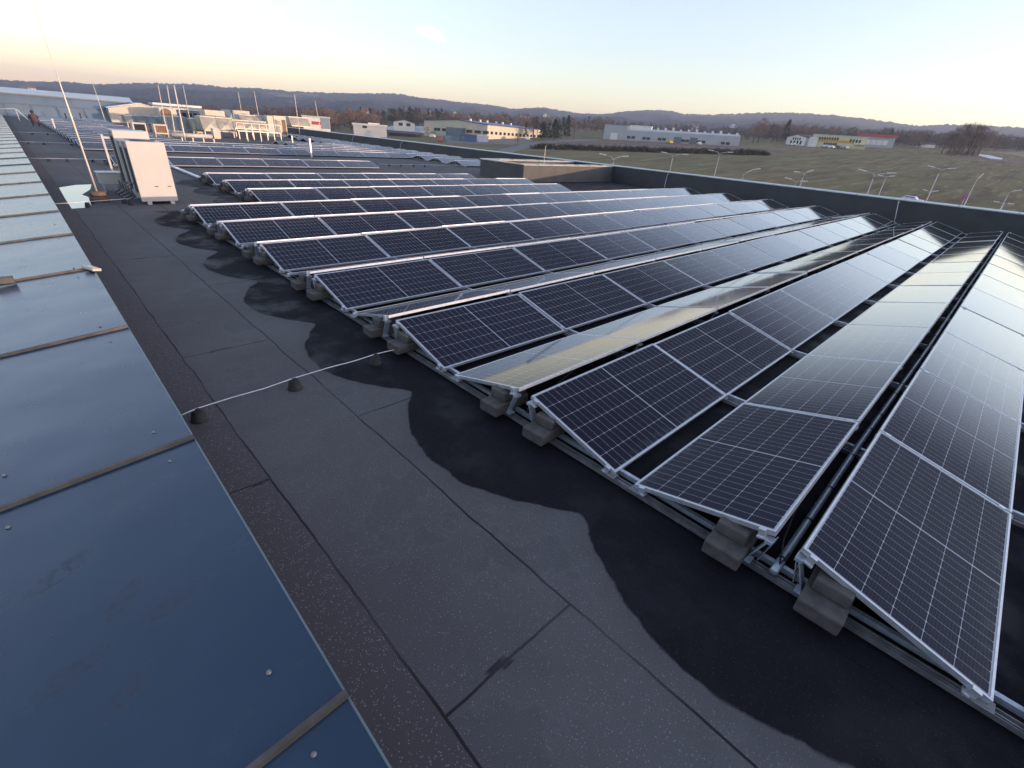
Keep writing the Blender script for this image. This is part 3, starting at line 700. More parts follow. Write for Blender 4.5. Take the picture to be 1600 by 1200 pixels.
# ================================================================== things on the far half of the roof
def rx(px, py, y): return ony(px, py, y)
def rbox(b, l, t, r, bt, y, d, mi=0, z0=None, inset=0):
    x0 = ony(l, bt, y).x; x1 = ony(r, bt, y).x; c = (l+r)/2
    zt = ony(c, t, y).z; zb = ony(c, bt, y).z if z0 is None else z0
    b.box(x0, y, zb, x1, y+d, zt, mi); return x0, x1, zb, zt
M['hallwall'] = mat('pale blue grey cladding', (.23,.28,.33), .45, .1, .06, .4)
M['hallroof'] = mat('light roof sheet', (.46,.53,.56), .4, .1, .05, .4)
M['slate'] = mat('slate blue trim', (.13,.16,.20), .5, .1, .1, 1)
M['lagging'] = mat('aluminium duct lagging', (.44,.40,.32), .42, .3, .15, 1.2)
M['lag_dark'] = mat('dull duct lagging', (.22,.24,.24), .42, .3, .2, 1.2)
M['brown'] = mat('rust brown mesh', (.20,.12,.075), .7, .1, .2, 5)
def toplev(name, lab, cat, x, y, z=0, group=None): return empty(name, (x, y, z), label=lab, cat=cat, group=group)
# blue grey hall closing the roof at the far left
YH = 95.0
t = toplev('rooftop_hall', 'long pale blue grey hall with dark trim lines closing the far end of the roof', 'hall', 0, YH)
xe = ony(175, 188, YH).x; zt, zm = ony(90, 152.5, YH).z, ony(90, 167, YH).z
M['hallsheet'] = mat('blue grey sloped sheet', (.15,.20,.25), .3, 0, .1, .3, spec=.7)
LEAN = 1.5
MB().hexa([(-30,-LEAN,-.1),(xe,-LEAN,-.1),(xe,9,-.1),(-30,9,-.1),(-30,-.02,zm),(xe,-.02,zm),(xe,9,zm),(-30,9,zm)]).build('wall', M['hallsheet'], t)
MB().hexa([(-30,-.08,zm+.004),(xe,-.08,zm+.004),(xe,9,zm+.004),(-30,9,zm+.004),(-30,-.04,zm+.09),(xe,-.04,zm+.09),(xe,9,zm+.09),(-30,9,zm+.09)]).build('trim', M['slate'], t)
MB().hexa([(-30,.05,zm+.094),(xe+2.4,.05,zm+.094),(xe+2.4,9,zm+.094),(-30,9,zm+.094),(-30,1.3,zt),(xe+2.4,1.3,zt),(xe+2.4,9,zt),(-30,9,zt)]).build('upper_band', M['hallsheet'], t)
MB().bar((-30,1.2,zt+.03),(xe+2.4,1.2,zt+.03),.14,.14).build('gutter', M['slate'], t)
MB().hexa([(-30,1.1,zt+.11),(xe+3.2,1.1,zt+.11),(xe+3.2,12,zt+.11),(-30,12,zt+.11),(-30,3.2,zt+.72),(xe+3.2,3.2,zt+.72),(xe+3.2,12,zt+.74),(-30,12,zt+.74)]).build('roof', M['hallroof'], t)
for px in (-40, 10, 51, 91, 132):
    x = ony(px, 175, YH).x
    MB().bar((x,-LEAN-.02,-.05),(x,-.03,zm),.17,.08,up=(0,-1,.6)).build('panel_seam', M['slate'], t)
# sunlit gable hall
y = 93.0; t = toplev('gable_hall', 'cream gabled hall glowing in the sun behind the far panels', 'hall', 0, y)
x0, x1 = ony(174,187,y).x, ony(247,187,y).x; xm = ony(222,175,y).x; zl, zp, zr = ony(174,169,y).z, ony(222,162.3,y).z, ony(247,170,y).z
b = MB(); b.add([(x0,0,0),(x1,0,0),(x1,0,zr),(xm,0,zp),(x0,0,zl),(x0,6,0),(x1,6,0),(x1,6,zr),(xm,6,zp),(x0,6,zl)], [(0,1,2,3,4),(9,8,7,6,5),(1,6,7,2),(5,0,4,9)])
b.build('wall', M['cream'], t)
b = MB(); b.hexa([(x0-.2,-.1,zl+.004),(xm,-.1,zp+.004),(xm,6.1,zp+.004),(x0-.2,6.1,zl+.004),(x0-.2,-.1,zl+.1),(xm,-.1,zp+.1),(xm,6.1,zp+.1),(x0-.2,6.1,zl+.1)])
b.hexa([(xm,-.1,zp+.004),(x1+.2,-.1,zr+.004),(x1+.2,6.1,zr+.004),(xm,6.1,zp+.004),(xm,-.1,zp+.1),(x1+.2,-.1,zr+.1),(x1+.2,6.1,zr+.1),(xm,6.1,zp+.1)])
b.build('roof', M['hallroof'], t)
rbox_ = MB(); rbox(rbox_, 245, 172, 253, 184, y, .05); rbox_.v = [(v[0], v[1]-y-.055, v[2]) for v in rbox_.v]; rbox_.build('door', M['slate'], t)
# fan housing
y = 88.0; t = toplev('fan_housing', 'cream block with a round brown fan opening behind the grey ducts', 'fan housing', 0, y)
b = MB(); x0, x1, z0, z1 = rbox(b, 252, 169, 279, 188, y, 3, 0, 0); b.v = [(v[0], v[1]-y, v[2]) for v in b.v]; b.build('body', M['cream'], t, None, .1)
b = MB(); cx, cz = (ony(260,178,y).x), ony(260,178,y).z
o = MB().lathe([(.62,0),(.66,.02),(.66,.12),(.58,.14),(.1,.10),(0,.10)], n=20).build('fan', M['brown'], t, (cx,-.001,cz)); o.rotation_euler.x = PI/2
# long low roof behind
y = 98.0; t = toplev('long_roof_house', 'long low rooftop house with pale double roof edge and dark glazing', 'roof house', 0, y)
b = MB(); x0, x1, z0, z1 = rbox(b, 244, 172, 322, 186, y, 3, 0, 0); b.v = [(v[0], v[1]-y, v[2]) for v in b.v]; b.build('wall', M['hallwall'], t)
MB().box(x0-.2,-.4,z1+.004,x1+.3,3.3,z1+.22).build('roof', M['hallroof'], t); MB().box(x0,-.1,z1+.46,x1-.3,3,z1+.75).build('upper_roof', M['hallroof'], t)
MB().box(x0,.3,z1+.224,x1-.4,2.9,z1+.455).build('clerestory', M['slate'], t)
xa, xb = ony(284,180,y).x, ony(318,180,y).x
for i in range(4): MB().box(xa+(xb-xa)*i/4+.1,-.05,z1*.3,xa+(xb-xa)*(i+1)/4-.1,-.003,z1*.85).build('window', M['glassdark'], t)
# cross braced ducts: every duct panel carries a shallow pyramid fold
def duct(name, lab, l, tp, r, bt, y, d, mt, nseg, legs=True, group='insulated ducts on the far roof', rise=.0):
    x0, x1 = ony(l, bt, y).x, ony(r, bt, y).x; c = (l+r)/2; zb, zt = ony(c, bt, y).z, ony(c, tp, y).z
    t = toplev(name, lab, 'duct', (x0+x1)/2, y, 0, group); X = (x0+x1)/2
    b = MB()
    for i in range(nseg):
        a, e = x0+(x1-x0)*i/nseg-X, x0+(x1-x0)*(i+1)/nseg-X; m_ = (a+e)/2; zm = (zb+zt)/2; q = .16
        ybk = d; h2 = zt-zb
        # sloping front so that the fold catches the light
        P = [(a,0,zb),(e,0,zb),(e,d*.22,zt),(a,d*.22,zt),(m_,d*.11-q,zm)]
        b.add(P, [(0,1,4),(1,2,4),(2,3,4),(3,0,4)])
        b.add([(a,d*.22,zt),(e,d*.22,zt),(e,d,zt),(a,d,zt),(m_,d*.6,zt+q)], [(0,1,4),(1,2,4),(2,3,4),(3,0,4)])
        b.bar((a,-.02,zb),(a,d*.22-.02,zt),.05)
    b.add([(x0-X,0,zb),(x0-X,d*.22,zt),(x0-X,d,zt),(x0-X,d,zb)],[(0,1,2,3)]); b.add([(x1-X,0,zb),(x1-X,d*.22,zt),(x1-X,d,zt),(x1-X,d,zb)],[(3,2,1,0)])
    b.add([(x0-X,0,zb),(x1-X,0,zb),(x1-X,d,zb),(x0-X,d,zb)],[(3,2,1,0)])
    b.build('casing', mt, t)
    b = MB(); b.bar((x0-X,.0,zb+.0),(x1-X,.0,zb+.0),.09); b.bar((x0-X,d*.22,zt),(x1-X,d*.22,zt),.07); b.build('flange', mt, t)
    if legs and zb > .2:
        n_ = max(2, int((x1-x0)/1.3))
        for i in range(n_+1):
            xx = x0-X+.1+(x1-x0-.2)*i/n_
            MB().box(xx-.04,.1,0,xx+.04,.18,zb-.05).build('leg', M['mast'], t)
    return t
duct('duct', 'dull grey cross braced duct behind the two framed hoods', 198, 182.5, 262, 193, 70, 2.2, M['lag_dark'], 4)
duct('duct', 'dark greenish grey duct left of the cream ducts', 262, 184, 302, 206, 66, 2.4, M['lag_dark'], 2)
duct('duct', 'short cream duct end beside the dark grey duct', 302, 187, 317, 207, 65, 2.2, M['lagging'], 1)
duct('duct', 'large cream cross braced duct left of the lower cream duct', 319, 184, 367, 205, 62, 2.6, M['lagging'], 2)
duct('duct', 'long low cream duct on legs next to the louvred unit', 367, 189.5, 420, 202, 66, 2.4, M['lagging'], 3)
duct('duct', 'upper cream duct rising behind the low cream duct', 377, 181, 419, 189, 72, 2.5, M['lagging'], 2, False)
duct('duct', 'pale tent shaped duct right of the louvred unit, behind the parapet end', 456, 184, 486, 197.5, 84, 4, M['lagging'], 1, False)
# framed hoods on legs
for l, tp, r, bt, m_, lab in ((209.5,192,231,206.5,M['glassdark'],'framed hood with a nearly black screen above the white units'),(243,194.5,264,209.5,M['brown'],'framed hood with a rust brown screen above the white units')):
    y = 50.0; x0, x1 = ony(l, bt, y).x, ony(r, bt, y).x; zb, zt = ony((l+r)/2, bt, y).z, ony((l+r)/2, tp, y).z
    t = toplev('screen_hood', lab, 'hood', (x0+x1)/2, y, 0, 'framed hoods on the far roof'); w = (x1-x0)/2
    b = MB(); e = .09
    b.box(-w,-.02,zb,-w+e,.75,zt); b.box(w-e,-.02,zb,w,.75,zt); b.box(-w+e,-.02,zt-e,w-e,.75,zt); b.box(-w+e,-.02,zb,w-e,.75,zb+e); b.build('frame', M['cream'], t)
    MB().box(-w+e,.06,zb+e,w-e,.12,zt-e).build('screen', m_, t)
    for sx in (-w+.03, w-.03): MB().bar((sx,.1,0),(sx,.1,zb),.06).build('leg', M['cream'], t); MB().bar((sx,1.1,0),(sx,.6,zb+.2),.05).build('strut', M['alu_dull'], t)
# horizontal pale pipe with end box
y = 52.0; xa, xb = ony(266,212,y).x, ony(333,213,y).x; zc = ony(300,212,y).z
t = toplev('pipe_run', 'fat pale horizontal pipe on low legs right of the framed hoods', 'pipe', (xa+xb)/2, y)
MB().tube([(xa-(xa+xb)/2,0,zc),(xb-(xa+xb)/2,0,zc)], .17, 12).build('pipe', M['white'], t)
MB().box(xb-(xa+xb)/2+.004,-.3,max(.3,zc-.35),xb-(xa+xb)/2+.5,.3,zc+.65).build('end_box', M['cream'], t)
for i in range(5): xx = (xb-xa)*(i/4-.5); MB().box(xx-.04,-.04,0,xx+.04,.04,zc-.165).build('leg', M['mast'], t)
# louvred air handling unit
y = 71.0; t = toplev('air_handling_unit', 'tall cream louvred air handling unit standing before the parapet end', 'air handling unit', 0, y)
b = MB(); x0, x1, z0, z1 = rbox(b, 421, 181.5, 430, 209, y, 2.6, 0, 0); b.v = [(v[0], v[1]-y, v[2]) for v in b.v]; b.build('narrow_casing', M['cream'], t)
b = MB(); x0, x1, z0, z1 = rbox(b, 431.5, 181.5, 450, 211, y, 3.2, 0, 0); b.v = [(v[0], v[1]-y, v[2]) for v in b.v]; b.build('casing', M['cream'], t)
w = x1-x0
MB().box(x0+w*.06,-.03,z0+.3,x0+w*.22,-.003,z1*.82).build('side_panel', M['slate'], t)
g = MB()
for k in range(9): g.box(x0+w*.26,-.06,.35+k*(z1*.8-.35)/9,x0+w*.52,-.003,.35+(k+.55)*(z1*.8-.35)/9)
g.build('louvre', M['slate'], t)
MB().box(x0+w*.62,-.03,.3,x0+w*.93,-.003,z1*.83).build('door', M['brown'], t)
# grey unit and white unit behind
y = 90.0; t = toplev('rooftop_unit', 'grey boxy rooftop unit with slanted hood behind the cream ducts', 'rooftop unit', 0, y)
b = MB(); x0, x1, z0, z1 = rbox(b, 366, 173, 392, 189, y, 3, 0, 0); b.v = [(v[0], v[1]-y, v[2]) for v in b.v]; b.build('casing', M['lag_dark'], t)
x2 = ony(355,189,y).x; MB().hexa([(x2,0,0),(x0-.01,0,0),(x0-.01,3,0),(x2,3,0),(x2+.2,.9,z1),(x0-.01,.3,z1),(x0-.01,3,z1),(x2+.2,3,z1)]).build('hood', M['hallwall'], t)
y = 90.0; t = toplev('rooftop_unit', 'white rooftop unit with a dark air intake behind the cream ducts', 'rooftop unit', 0, y)
b = MB(); x0, x1, z0, z1 = rbox(b, 322, 172.5, 353, 186, y, 3, 0, 0); b.v = [(v[0], v[1]-y, v[2]) for v in b.v]; b.build('casing', M['cream'], t, None, .05)
MB().box(x0+.1,-.03,z1*.35,x0+(x1-x0)*.55,-.003,z1*.72).build('intake', M['slate'], t)
# low steelwork under the ducts
y = 60.0; t = toplev('steel_platform', 'low steel platform frame in the shade below the cream ducts', 'platform', 0, y)
xa, xb = ony(372,208,y).x, ony(440,208,y).x
MB().box(xa,0,.72,xb,2,.8).build('deck', M['mast'], t)
for i in range(7): xx = xa+.1+(xb-xa-.2)*i/6; MB().box(xx-.04,.02,0,xx+.04,.1,.716).build('leg', M['mast'], t)
b = MB(); b.bar((xa,.05,1.5),(xb,.05,1.5),.04); [b.bar((xa+(xb-xa)*i/6,.05,.81),(xa+(xb-xa)*i/6,.05,1.48),.04) for i in range(7)]; b.build('railing', M['mast'], t)
# ladder rail at the far left, crouching worker
y = 78.0; p0, p1, p2 = ony(-12,170.5,y), ony(24,170,y), ony(48,191,y)
t = toplev('handrail', 'pale bent handrail beside the far blue hall', 'handrail', p1.x, y)
MB().tube([p0-Vector((p1.x,y,0)), p1-Vector((p1.x+.12,y,0)), p1-Vector((p1.x-.1,y,.08)), p2-Vector((p1.x,y,0))], .045, 8).build('rail', M['hallroof'], t)
MB().bar((0,0,0),(0,0,p1.z-.05),.05).build('post', M['hallroof'], t); MB().bar((p0.x-p1.x,0,0),(p0.x-p1.x,0,p1.z-.05),.05).build('post', M['hallroof'], t)
def skin_body(name, pts, edges, mt, parent=None, loc=(0,0,0)):
    me = bpy.data.meshes.new(name); me.from_pydata([p[:3] for p in pts], edges, []); me.materials.append(mt)
    o = link(name, me, parent, loc)
    s = o.modifiers.new('skin', 'SKIN'); s.use_smooth_shade = True
    for i, p in enumerate(pts): me.skin_vertices[0].data[i].radius = (p[3], p[3])
    me.skin_vertices[0].data[0].use_root = True
    o.modifiers.new('sub', 'SUBSURF').levels = 1; o.modifiers['sub'].render_levels = 1
    return o
M['jacket'] = mat('mauve work jacket', (.085,.05,.065), .85, 0, .2, 6)
M['hair'] = mat('dark hair', (.02,.015,.014), .8, 0, .2, 9)
M['skin'] = mat('skin', (.45,.27,.19), .6, 0, .1, 9)
q = onz(57.5, 197, 0)
t = empty('person', (q.x, q.y, 0), label='person in a mauve jacket crouching at the far end of the panel rows', cat='person')
P = [(0,0,.36,.17),(0,.03,.62,.19),(0,.10,.88,.17),(0,.12,1.0,.07),(0,.15,1.13,.11),(0,.16,1.2,.09),
     (.13,.05,.36,.12),(.22,.42,.50,.10),(.20,.22,.10,.06),(.20,.40,.04,.05),(-.13,.05,.36,.12),(-.22,.42,.50,.10),(-.20,.22,.10,.06),(-.20,.40,.04,.05),
     (.22,.12,.90,.085),(.30,.32,.68,.065),(.16,.52,.58,.05),(-.22,.12,.90,.085),(-.30,.32,.68,.065),(-.16,.52,.58,.05)]
skin_body('body', P, [(0,1),(1,2),(2,3),(3,4),(4,5),(0,6),(6,7),(7,8),(8,9),(0,10),(10,11),(11,12),(12,13),(2,14),(14,15),(15,16),(2,17),(17,18),(18,19)], M['jacket'], t)
o = MB().lathe([(.10,-.02),(.13,.04),(.13,.10),(.09,.17),(0,.19)], (0,.13,1.10), 12).build('hair', M['hair'], t)

# ================================================================== land
def hyp(v): return math.hypot(v.x, v.y)
crest_px = [(-260,120),(-120,122),(0,125),(50,128),(100,127.5),(145,132),(180,131),(220,130),(300,131),(330,134),(350,137),(400,138),(480,144),(540,146),(600,146),(628,147),(650,152),(690,156),(720,160),(765,164),(800,170),(850,168),(870,172),(905,177),(940,179),(970,175),(1000,173),(1032,171.5),(1050,174),(1070,178.5),(1110,179.5),(1150,178),(1180,176.5),(1235,176),(1300,180),(1360,187),(1420,195),(1440,197),(1480,194.5),(1520,195.5),(1560,198),(1620,200),(1800,210),(2200,230)]
cz_ = sorted([(math.atan2(ray(*q).x, ray(*q).y), ray(*q).z/hyp(ray(*q))) for q in crest_px])
cz_ = [(-math.pi, -.004), (-2.2, -.004)] + [c for c in cz_] + [(math.radians(112), .02), (math.radians(120), -.004), (math.pi, -.004)]
CAZ = np.array([c[0] for c in cz_]); CEL = np.array([c[1] for c in cz_])
def crest(az): return np.interp(az, CAZ, CEL)
R0, RC, RE = 620.0, 2700.0, 5200.0
azs = list(np.radians(np.arange(-180, -24, 4.0))) + list(np.radians(np.arange(-24, 122, .17))) + list(np.radians(np.arange(122, 180, 4.0)))
AZ = np.array(azs); NA = len(AZ)
def vnoise(shape, cells, rng):
    g = rng.random((cells[0]+2, cells[1]+2)); a = np.linspace(0, cells[0], shape[0]); b = np.linspace(0, cells[1], shape[1])
    i, j = a.astype(int), b.astype(int); fa, fb = (a-i)[:,None], (b-j)[None,:]; fa, fb = fa*fa*(3-2*fa), fb*fb*(3-2*fb)
    return (g[np.ix_(i,j)]*(1-fa)+g[np.ix_(i+1,j)]*fa)*(1-fb)+(g[np.ix_(i,j+1)]*(1-fa)+g[np.ix_(i+1,j+1)]*fa)*fb
def polar(name, rs, zfun, m):
    rs = np.array(rs); X = rs[:,None]*np.sin(AZ)[None,:]+CP.x; Y = rs[:,None]*np.cos(AZ)[None,:]+CP.y
    Z = zfun(rs[:,None], X, Y); V = np.stack([X,Y,Z],-1).reshape(-1,3)
    i = np.arange(len(rs)-1)[:,None]; j = np.arange(NA)[None,:]; j2 = (j+1)%NA
    F = np.stack([i*NA+j+0*i, (i+1)*NA+j, (i+1)*NA+j2, i*NA+j2+0*j],-1).reshape(-1,4)[:, ::-1]
    me = np_mesh(name, V, F, m); me.polygons.foreach_set('use_smooth', np.ones(len(F), bool)); return link(name, me)
def field_material():
    m, n, l, p = nt('winter grass field')
    tc = n.new('ShaderNodeTexCoord'); P = tc.outputs['Object']
    mp = n.new('ShaderNodeMapping'); mp.inputs['Rotation'].default_value = (0,0,math.radians(-20)); mp.inputs['Scale'].default_value = (.35,1.6,1); l.new(P, mp.inputs[0])
    a = noise_n(n, l, mp.outputs[0], .11, 7, .66); b = noise_n(n, l, mp.outputs[0], .012, 4); c = noise_n(n, l, P, .4, 5, .7)
    mp2 = n.new('ShaderNodeMapping'); mp2.inputs['Rotation'].default_value = (0,0,math.radians(-32)); mp2.inputs['Scale'].default_value = (.12,1.3,1); l.new(P, mp2.inputs[0])
    fur = noise_n(n, l, mp2.outputs[0], .38, 5, .62)
    col = mix_n(n, l, sstep(n, l, b, .35, .65), (.178,.158,.082), (.205,.165,.09))
    col = mix_n(n, l, math_n(n, l, 'MULTIPLY', sstep(n, l, a, .46, .66), .7), col, (.110,.078,.052))
    col = mix_n(n, l, math_n(n, l, 'MULTIPLY', sstep(n, l, fur, .52, .64), .7), col, (.29,.245,.14))
    col = mix_n(n, l, math_n(n, l, 'MULTIPLY', sstep(n, l, c, .52, .75), .5), col, (.085,.075,.05))
    l.new(col, p.inputs['Base Color']); p.inputs['Roughness'].default_value = 1; p.inputs['Specular IOR Level'].default_value = .1
    return m
M['field'] = field_material()
g = polar('ground', list(np.geomspace(4, R0, 44)), lambda r, X, Y: G0+np.maximum(0, X)*TILT*np.clip((Y+260)/200, 0, 1)+0*r, M['field']); tag(g, kind='structure')
def hill_material():
    m, n, l, p = nt('wooded hills')
    tc = n.new('ShaderNodeTexCoord'); P = tc.outputs['Object']
    a = noise_n(n, l, P, .0035, 5); b = noise_n(n, l, P, .03, 5, .7); c = noise_n(n, l, P, .0016, 3)
    col = mix_n(n, l, sstep(n, l, b, .35, .65), (.030,.034,.044), (.058,.058,.066))  # forest tones tinted blue, painting in the distant air
    fld = math_n(n, l, 'MULTIPLY', sstep(n, l, a, .60, .64), sstep(n, l, c, .45, .55))
    col = mix_n(n, l, math_n(n, l, 'MULTIPLY', fld, .8), col, (.19,.165,.12))
    l.new(col, p.inputs['Base Color']); p.inputs['Roughness'].default_value = 1; p.inputs['Specular IOR Level'].default_value = .05
    return m
M['hill'] = hill_material()
hr = list(np.linspace(R0, RC, 70)) + list(np.linspace(RC+60, RE-100, 10))
HN = RNG.random((len(hr), NA)); HN2 = vnoise((len(hr), NA), (14, 60), RNG)
def hz(r, X, Y):
    az = np.arctan2(X-CP.x, Y-CP.y); cel = crest(az); zc = CP.z + RC*cel
    x0 = R0*np.sin(az)+CP.x; z0 = G0+np.maximum(0, x0)*TILT*np.clip((R0*np.cos(az)+260)/200, 0, 1) - .5
    s = np.clip((r-R0)/(RC-R0), 0, 1); s = s*(.35+.65*s)
    z = z0 + (zc-z0)*s + (HN2-.5)*26*np.sin(np.pi*np.clip((r-R0)/(RC-R0),0,1))
    z = np.where(r > RC, zc - (r-RC)*.05, z)
    return z + (HN-.45)*np.where(r > 1500, 6.5, 2.0)*np.clip((r-R0)/500, 0, 1)
h = polar('hills', hr, hz, M['hill']); tag(h, kind='structure')
# road, pale field and water sheets follow the sloping ground
def sheet(name, pts, m, dz=.06):
    o = MB().add([(p.x, p.y, zg(p.x, p.y)+dz) for p in pts], [tuple(range(len(pts)))]); o = o.build(name, m)
    if o.data.polygons[0].normal.z < 0: o.data.flip_normals()
    return tag(o, kind='structure')
M['asphalt'] = mat('pale road', (.16,.155,.15), .9, 0, .15, .3); M['stubble'] = mat('pale stubble field', (.25,.205,.13), 1, 0, .15, .05); M['dirt'] = mat('bare brown strip', (.13,.085,.07), 1, 0, .3, .08)
sheet('road', [G(*q) for q in ((772,236),(800,239),(838,228),(880,222),(940,219),(930,217),(868,219),(825,223))], M['asphalt'])
sheet('yard', [G(*q) for q in ((690,214),(815,216.5),(835,220),(800,226),(700,224))], M['asphalt'], .04)
sheet('dirt_strip', [G(*q) for q in ((845,229),(1000,234),(1200,240),(1230,236),(1160,229.5),(1000,221.5),(900,219.8))], M['dirt'], .05)
sheet('stubble_field', [G(*q) for q in ((1528,237),(1570,240),(1640,252),(1700,258),(1700,245),(1600,237))], M['stubble'], .05)
sheet('pond_strip', [G(*q) for q in ((1529,241),(1545,242.5),(1566,247.5),(1566,249.5),(1548,248),(1527,243))], mat('painted sky shine', (.75,.75,.76), .7, 0, .08, .2), .08)  # pond strip, its bright sky reflection painted as flat white
sheet('ditch', [G(*q) for q in ((1480,244),(1530,249),(1600,258),(1640,262),(1640,254),(1590,249),(1520,241))], M['dirt'], .05)
# ================================================================== buildings beyond the roof
M['b_grey'] = mat('light grey cladding', (.40,.42,.45), .6, 0, .05, .2); M['b_cream'] = mat('cream cladding', (.55,.50,.38), .6, 0, .06, .2)
M['b_blue'] = mat('blue roof sheet', (.05,.075,.22), .45, .1, .15, .3); M['b_white'] = mat('white plaster', (.72,.70,.66), .8, 0, .06, .3)
M['b_yellow'] = mat('pale yellow plaster', (.66,.58,.36), .8, 0, .05, .3); M['b_ochre'] = mat('ochre plaster band', (.52,.33,.08), .8, 0, .06, .3)
M['b_red'] = mat('red roof trim', (.42,.07,.07), .6, 0, .1, .5); M['b_roof'] = mat('light roof felt', (.48,.50,.52), .6, 0, .1, .2)
M['b_darkroof'] = mat('dark roof tiles', (.075,.07,.075), .8, 0, .2, .6); M['b_dark'] = mat('dark timber', (.06,.055,.05), .8, 0, .2, .6)
M['b_cargo'] = mat('blue shed sheet', (.07,.12,.24), .6, 0, .1, .5); M['b_redroof'] = mat('red brown tiles', (.22,.09,.065), .8, 0, .2, .6)
class Bld:
    def __init__(s, name, lab, cat, bl, br, top, depth, A=None, B=None, group=None):
        s.A = A or G(*bl); s.B = B or G(*br); d = Vector((s.B.x-s.A.x, s.B.y-s.A.y, 0)); s.w = d.length; s.X = d.normalized()
        s.N = Vector((-s.X.y, s.X.x, 0)); 
        if s.N.dot(Vector((s.A.x-CP.x, s.A.y-CP.y, 0))) < 0: s.N = -s.N
        s.d = depth; s.t = empty(name, s.A, math.atan2(s.X.y, s.X.x), label=lab, cat=cat, group=group)
        s.sg = 1 if s.N.dot(Vector((-s.X.y, s.X.x, 0))) > 0 else -1
        s.h = s.loc(*top)[2]; s.zb = min(0, s.B.z-s.A.z)-2.5
    def loc(s, px, py):
        """pixel -> local (x, z) on the front wall plane"""
        d = ray(px, py); t = (s.A-CP).dot(s.N)/d.dot(s.N); p = CP+d*t - s.A
        return p.dot(s.X), 0, p.z
    def part(s, name, m, x0, y0, z0, x1, y1, z1):
        return MB().box(x0, min(y0*s.sg, y1*s.sg), z0, x1, max(y0*s.sg, y1*s.sg), z1).build(name, m, s.t)
    def poly(s, name, m, V, F): return MB().add([(v[0], v[1]*s.sg, v[2]) for v in V], F).build(name, m, s.t)
    def win(s, px, py, w, h, m=None, name='window'):
        x, _, z = s.loc(px, py); return s.part(name, m or M['glassdark'], x-w/2, -.12, z-h/2, x+w/2, -.005, z+h/2)
    def gable(s, wm, rm, zl, zp, xp=None, ov=.4):
        """gable in the front wall, ridge runs away from the viewer"""
        w, d = s.w, s.d; xp = xp or w/2; zb = s.zb
        s.poly('wall', wm, [(0,0,zb),(w,0,zb),(w,0,zl),(xp,0,zp),(0,0,zl),(0,d,zb),(w,d,zb),(w,d,zl),(xp,d,zp),(0,d,zl)], [(0,1,2,3,4),(9,8,7,6,5),(1,6,7,2),(5,0,4,9)])
        for a, b, za, zb2 in ((-ov, xp, zl-ov*.3, zp), (xp, w+ov, zp, zl-ov*.3)):
            s.poly('roof', rm, [(a,-ov,za+.02),(b,-ov,zb2+.02),(b,d+ov,zb2+.02),(a,d+ov,za+.02),(a,-ov,za+.35),(b,-ov,zb2+.35),(b,d+ov,zb2+.35),(a,d+ov,za+.35)], [(0,3,2,1),(4,5,6,7),(0,1,5,4),(1,2,6,5),(2,3,7,6),(3,0,4,7)])
    def ridge(s, wm, rm, zl, zp, ov=.3):
        """ridge parallel to the front wall"""
        w, d = s.w, s.d; zb = s.zb
        s.poly('wall', wm, [(0,0,zb),(w,0,zb),(w,d,zb),(0,d,zb),(0,0,zl),(w,0,zl),(w,d,zl),(0,d,zl),(0,d/2,zp),(w,d/2,zp)], [(0,1,5,4),(2,3,7,6),(1,2,6,9,5),(3,0,4,8,7)])
        for y0, z0, y1, z1 in ((-ov, zl-.1, d/2, zp), (d/2, zp, d+ov, zl-.1)):
            s.poly('roof', rm, [(-ov,y0,z0+.02),(w+ov,y0,z0+.02),(w+ov,y1,z1+.02),(-ov,y1,z1+.02),(-ov,y0,z0+.25),(w+ov,y0,z0+.25),(w+ov,y1,z1+.25),(-ov,y1,z1+.25)], [(0,3,2,1),(4,5,6,7),(0,1,5,4),(1,2,6,5),(2,3,7,6),(3,0,4,7)])
# grey factory
b = Bld('factory_building', 'long light grey factory with a taller left end beyond the field', 'building', (942,217.4), (1153.8,228.6), (942.9,194), 26)
xs_ = b.loc(978.7,218)[0]; hl = b.loc(1100,208.6)[2]; h2 = b.loc(983,203.5)[2]
zA = b.loc(1153.8,213)[2]
b.part('tall_block', M['b_grey'], 0, 0, b.zb, xs_, b.d*1.1, b.h)
b.poly('long_block', M['b_grey'], [(xs_+.02,.3,b.zb),(b.w,.3,b.zb),(b.w,b.d,b.zb),(xs_+.02,b.d,b.zb),(xs_+.02,.3,h2),(b.w,.3,zA),(b.w,b.d,zA),(xs_+.02,b.d,h2)], [(0,3,2,1),(4,5,6,7),(0,1,5,4),(1,2,6,5),(2,3,7,6),(3,0,4,7)])
b.poly('roof', M['b_roof'], [(xs_+.3,1,h2+.02),(b.w-.4,1,zA+.02),(b.w-.4,b.d-1,zA+.02),(xs_+.3,b.d-1,h2+.02),(xs_+.3,4,h2+1.3),(b.w-.4,4,zA+.9),(b.w-.4,b.d-4,zA+.9),(xs_+.3,b.d-4,h2+1.3)], [(4,5,6,7),(0,1,5,4),(1,2,6,5),(2,3,7,6),(3,0,4,7)])
x_a = b.loc(1017,203)[0]; b.part('roof_monitor', M['b_white'], xs_+.4, 3, h2+.9, x_a, 9, h2+3.0)
for i in range(11): x = x_a+3+i*4.6; b.part('roof_vent', M['b_white'], x, 6, zA+.7, x+1.3, 7.3, zA+1.5+.4*(i%3))
for qx, qy in ((470,368),(510,370),(608,377),(645,380),(745,385),(785,387),(955,399),(992,401),(1095,408),(1136,410),(1310,421),(1355,424)):
    x, _, z = b.loc(900+qx/5.714, 150+qy/5.714); b.part('window', M['glassdark'], x-1.1, .15, z-.7, x+1.1, .295, z+.7)
for qx, qy in ((905,398),(1047,406)):
    x, _, z = b.loc(900+qx/5.714, 150+qy/5.714); b.part('gate', M['slate'], x-2.2, .15, z-2.0, x+2.2, .295, z+2.0)
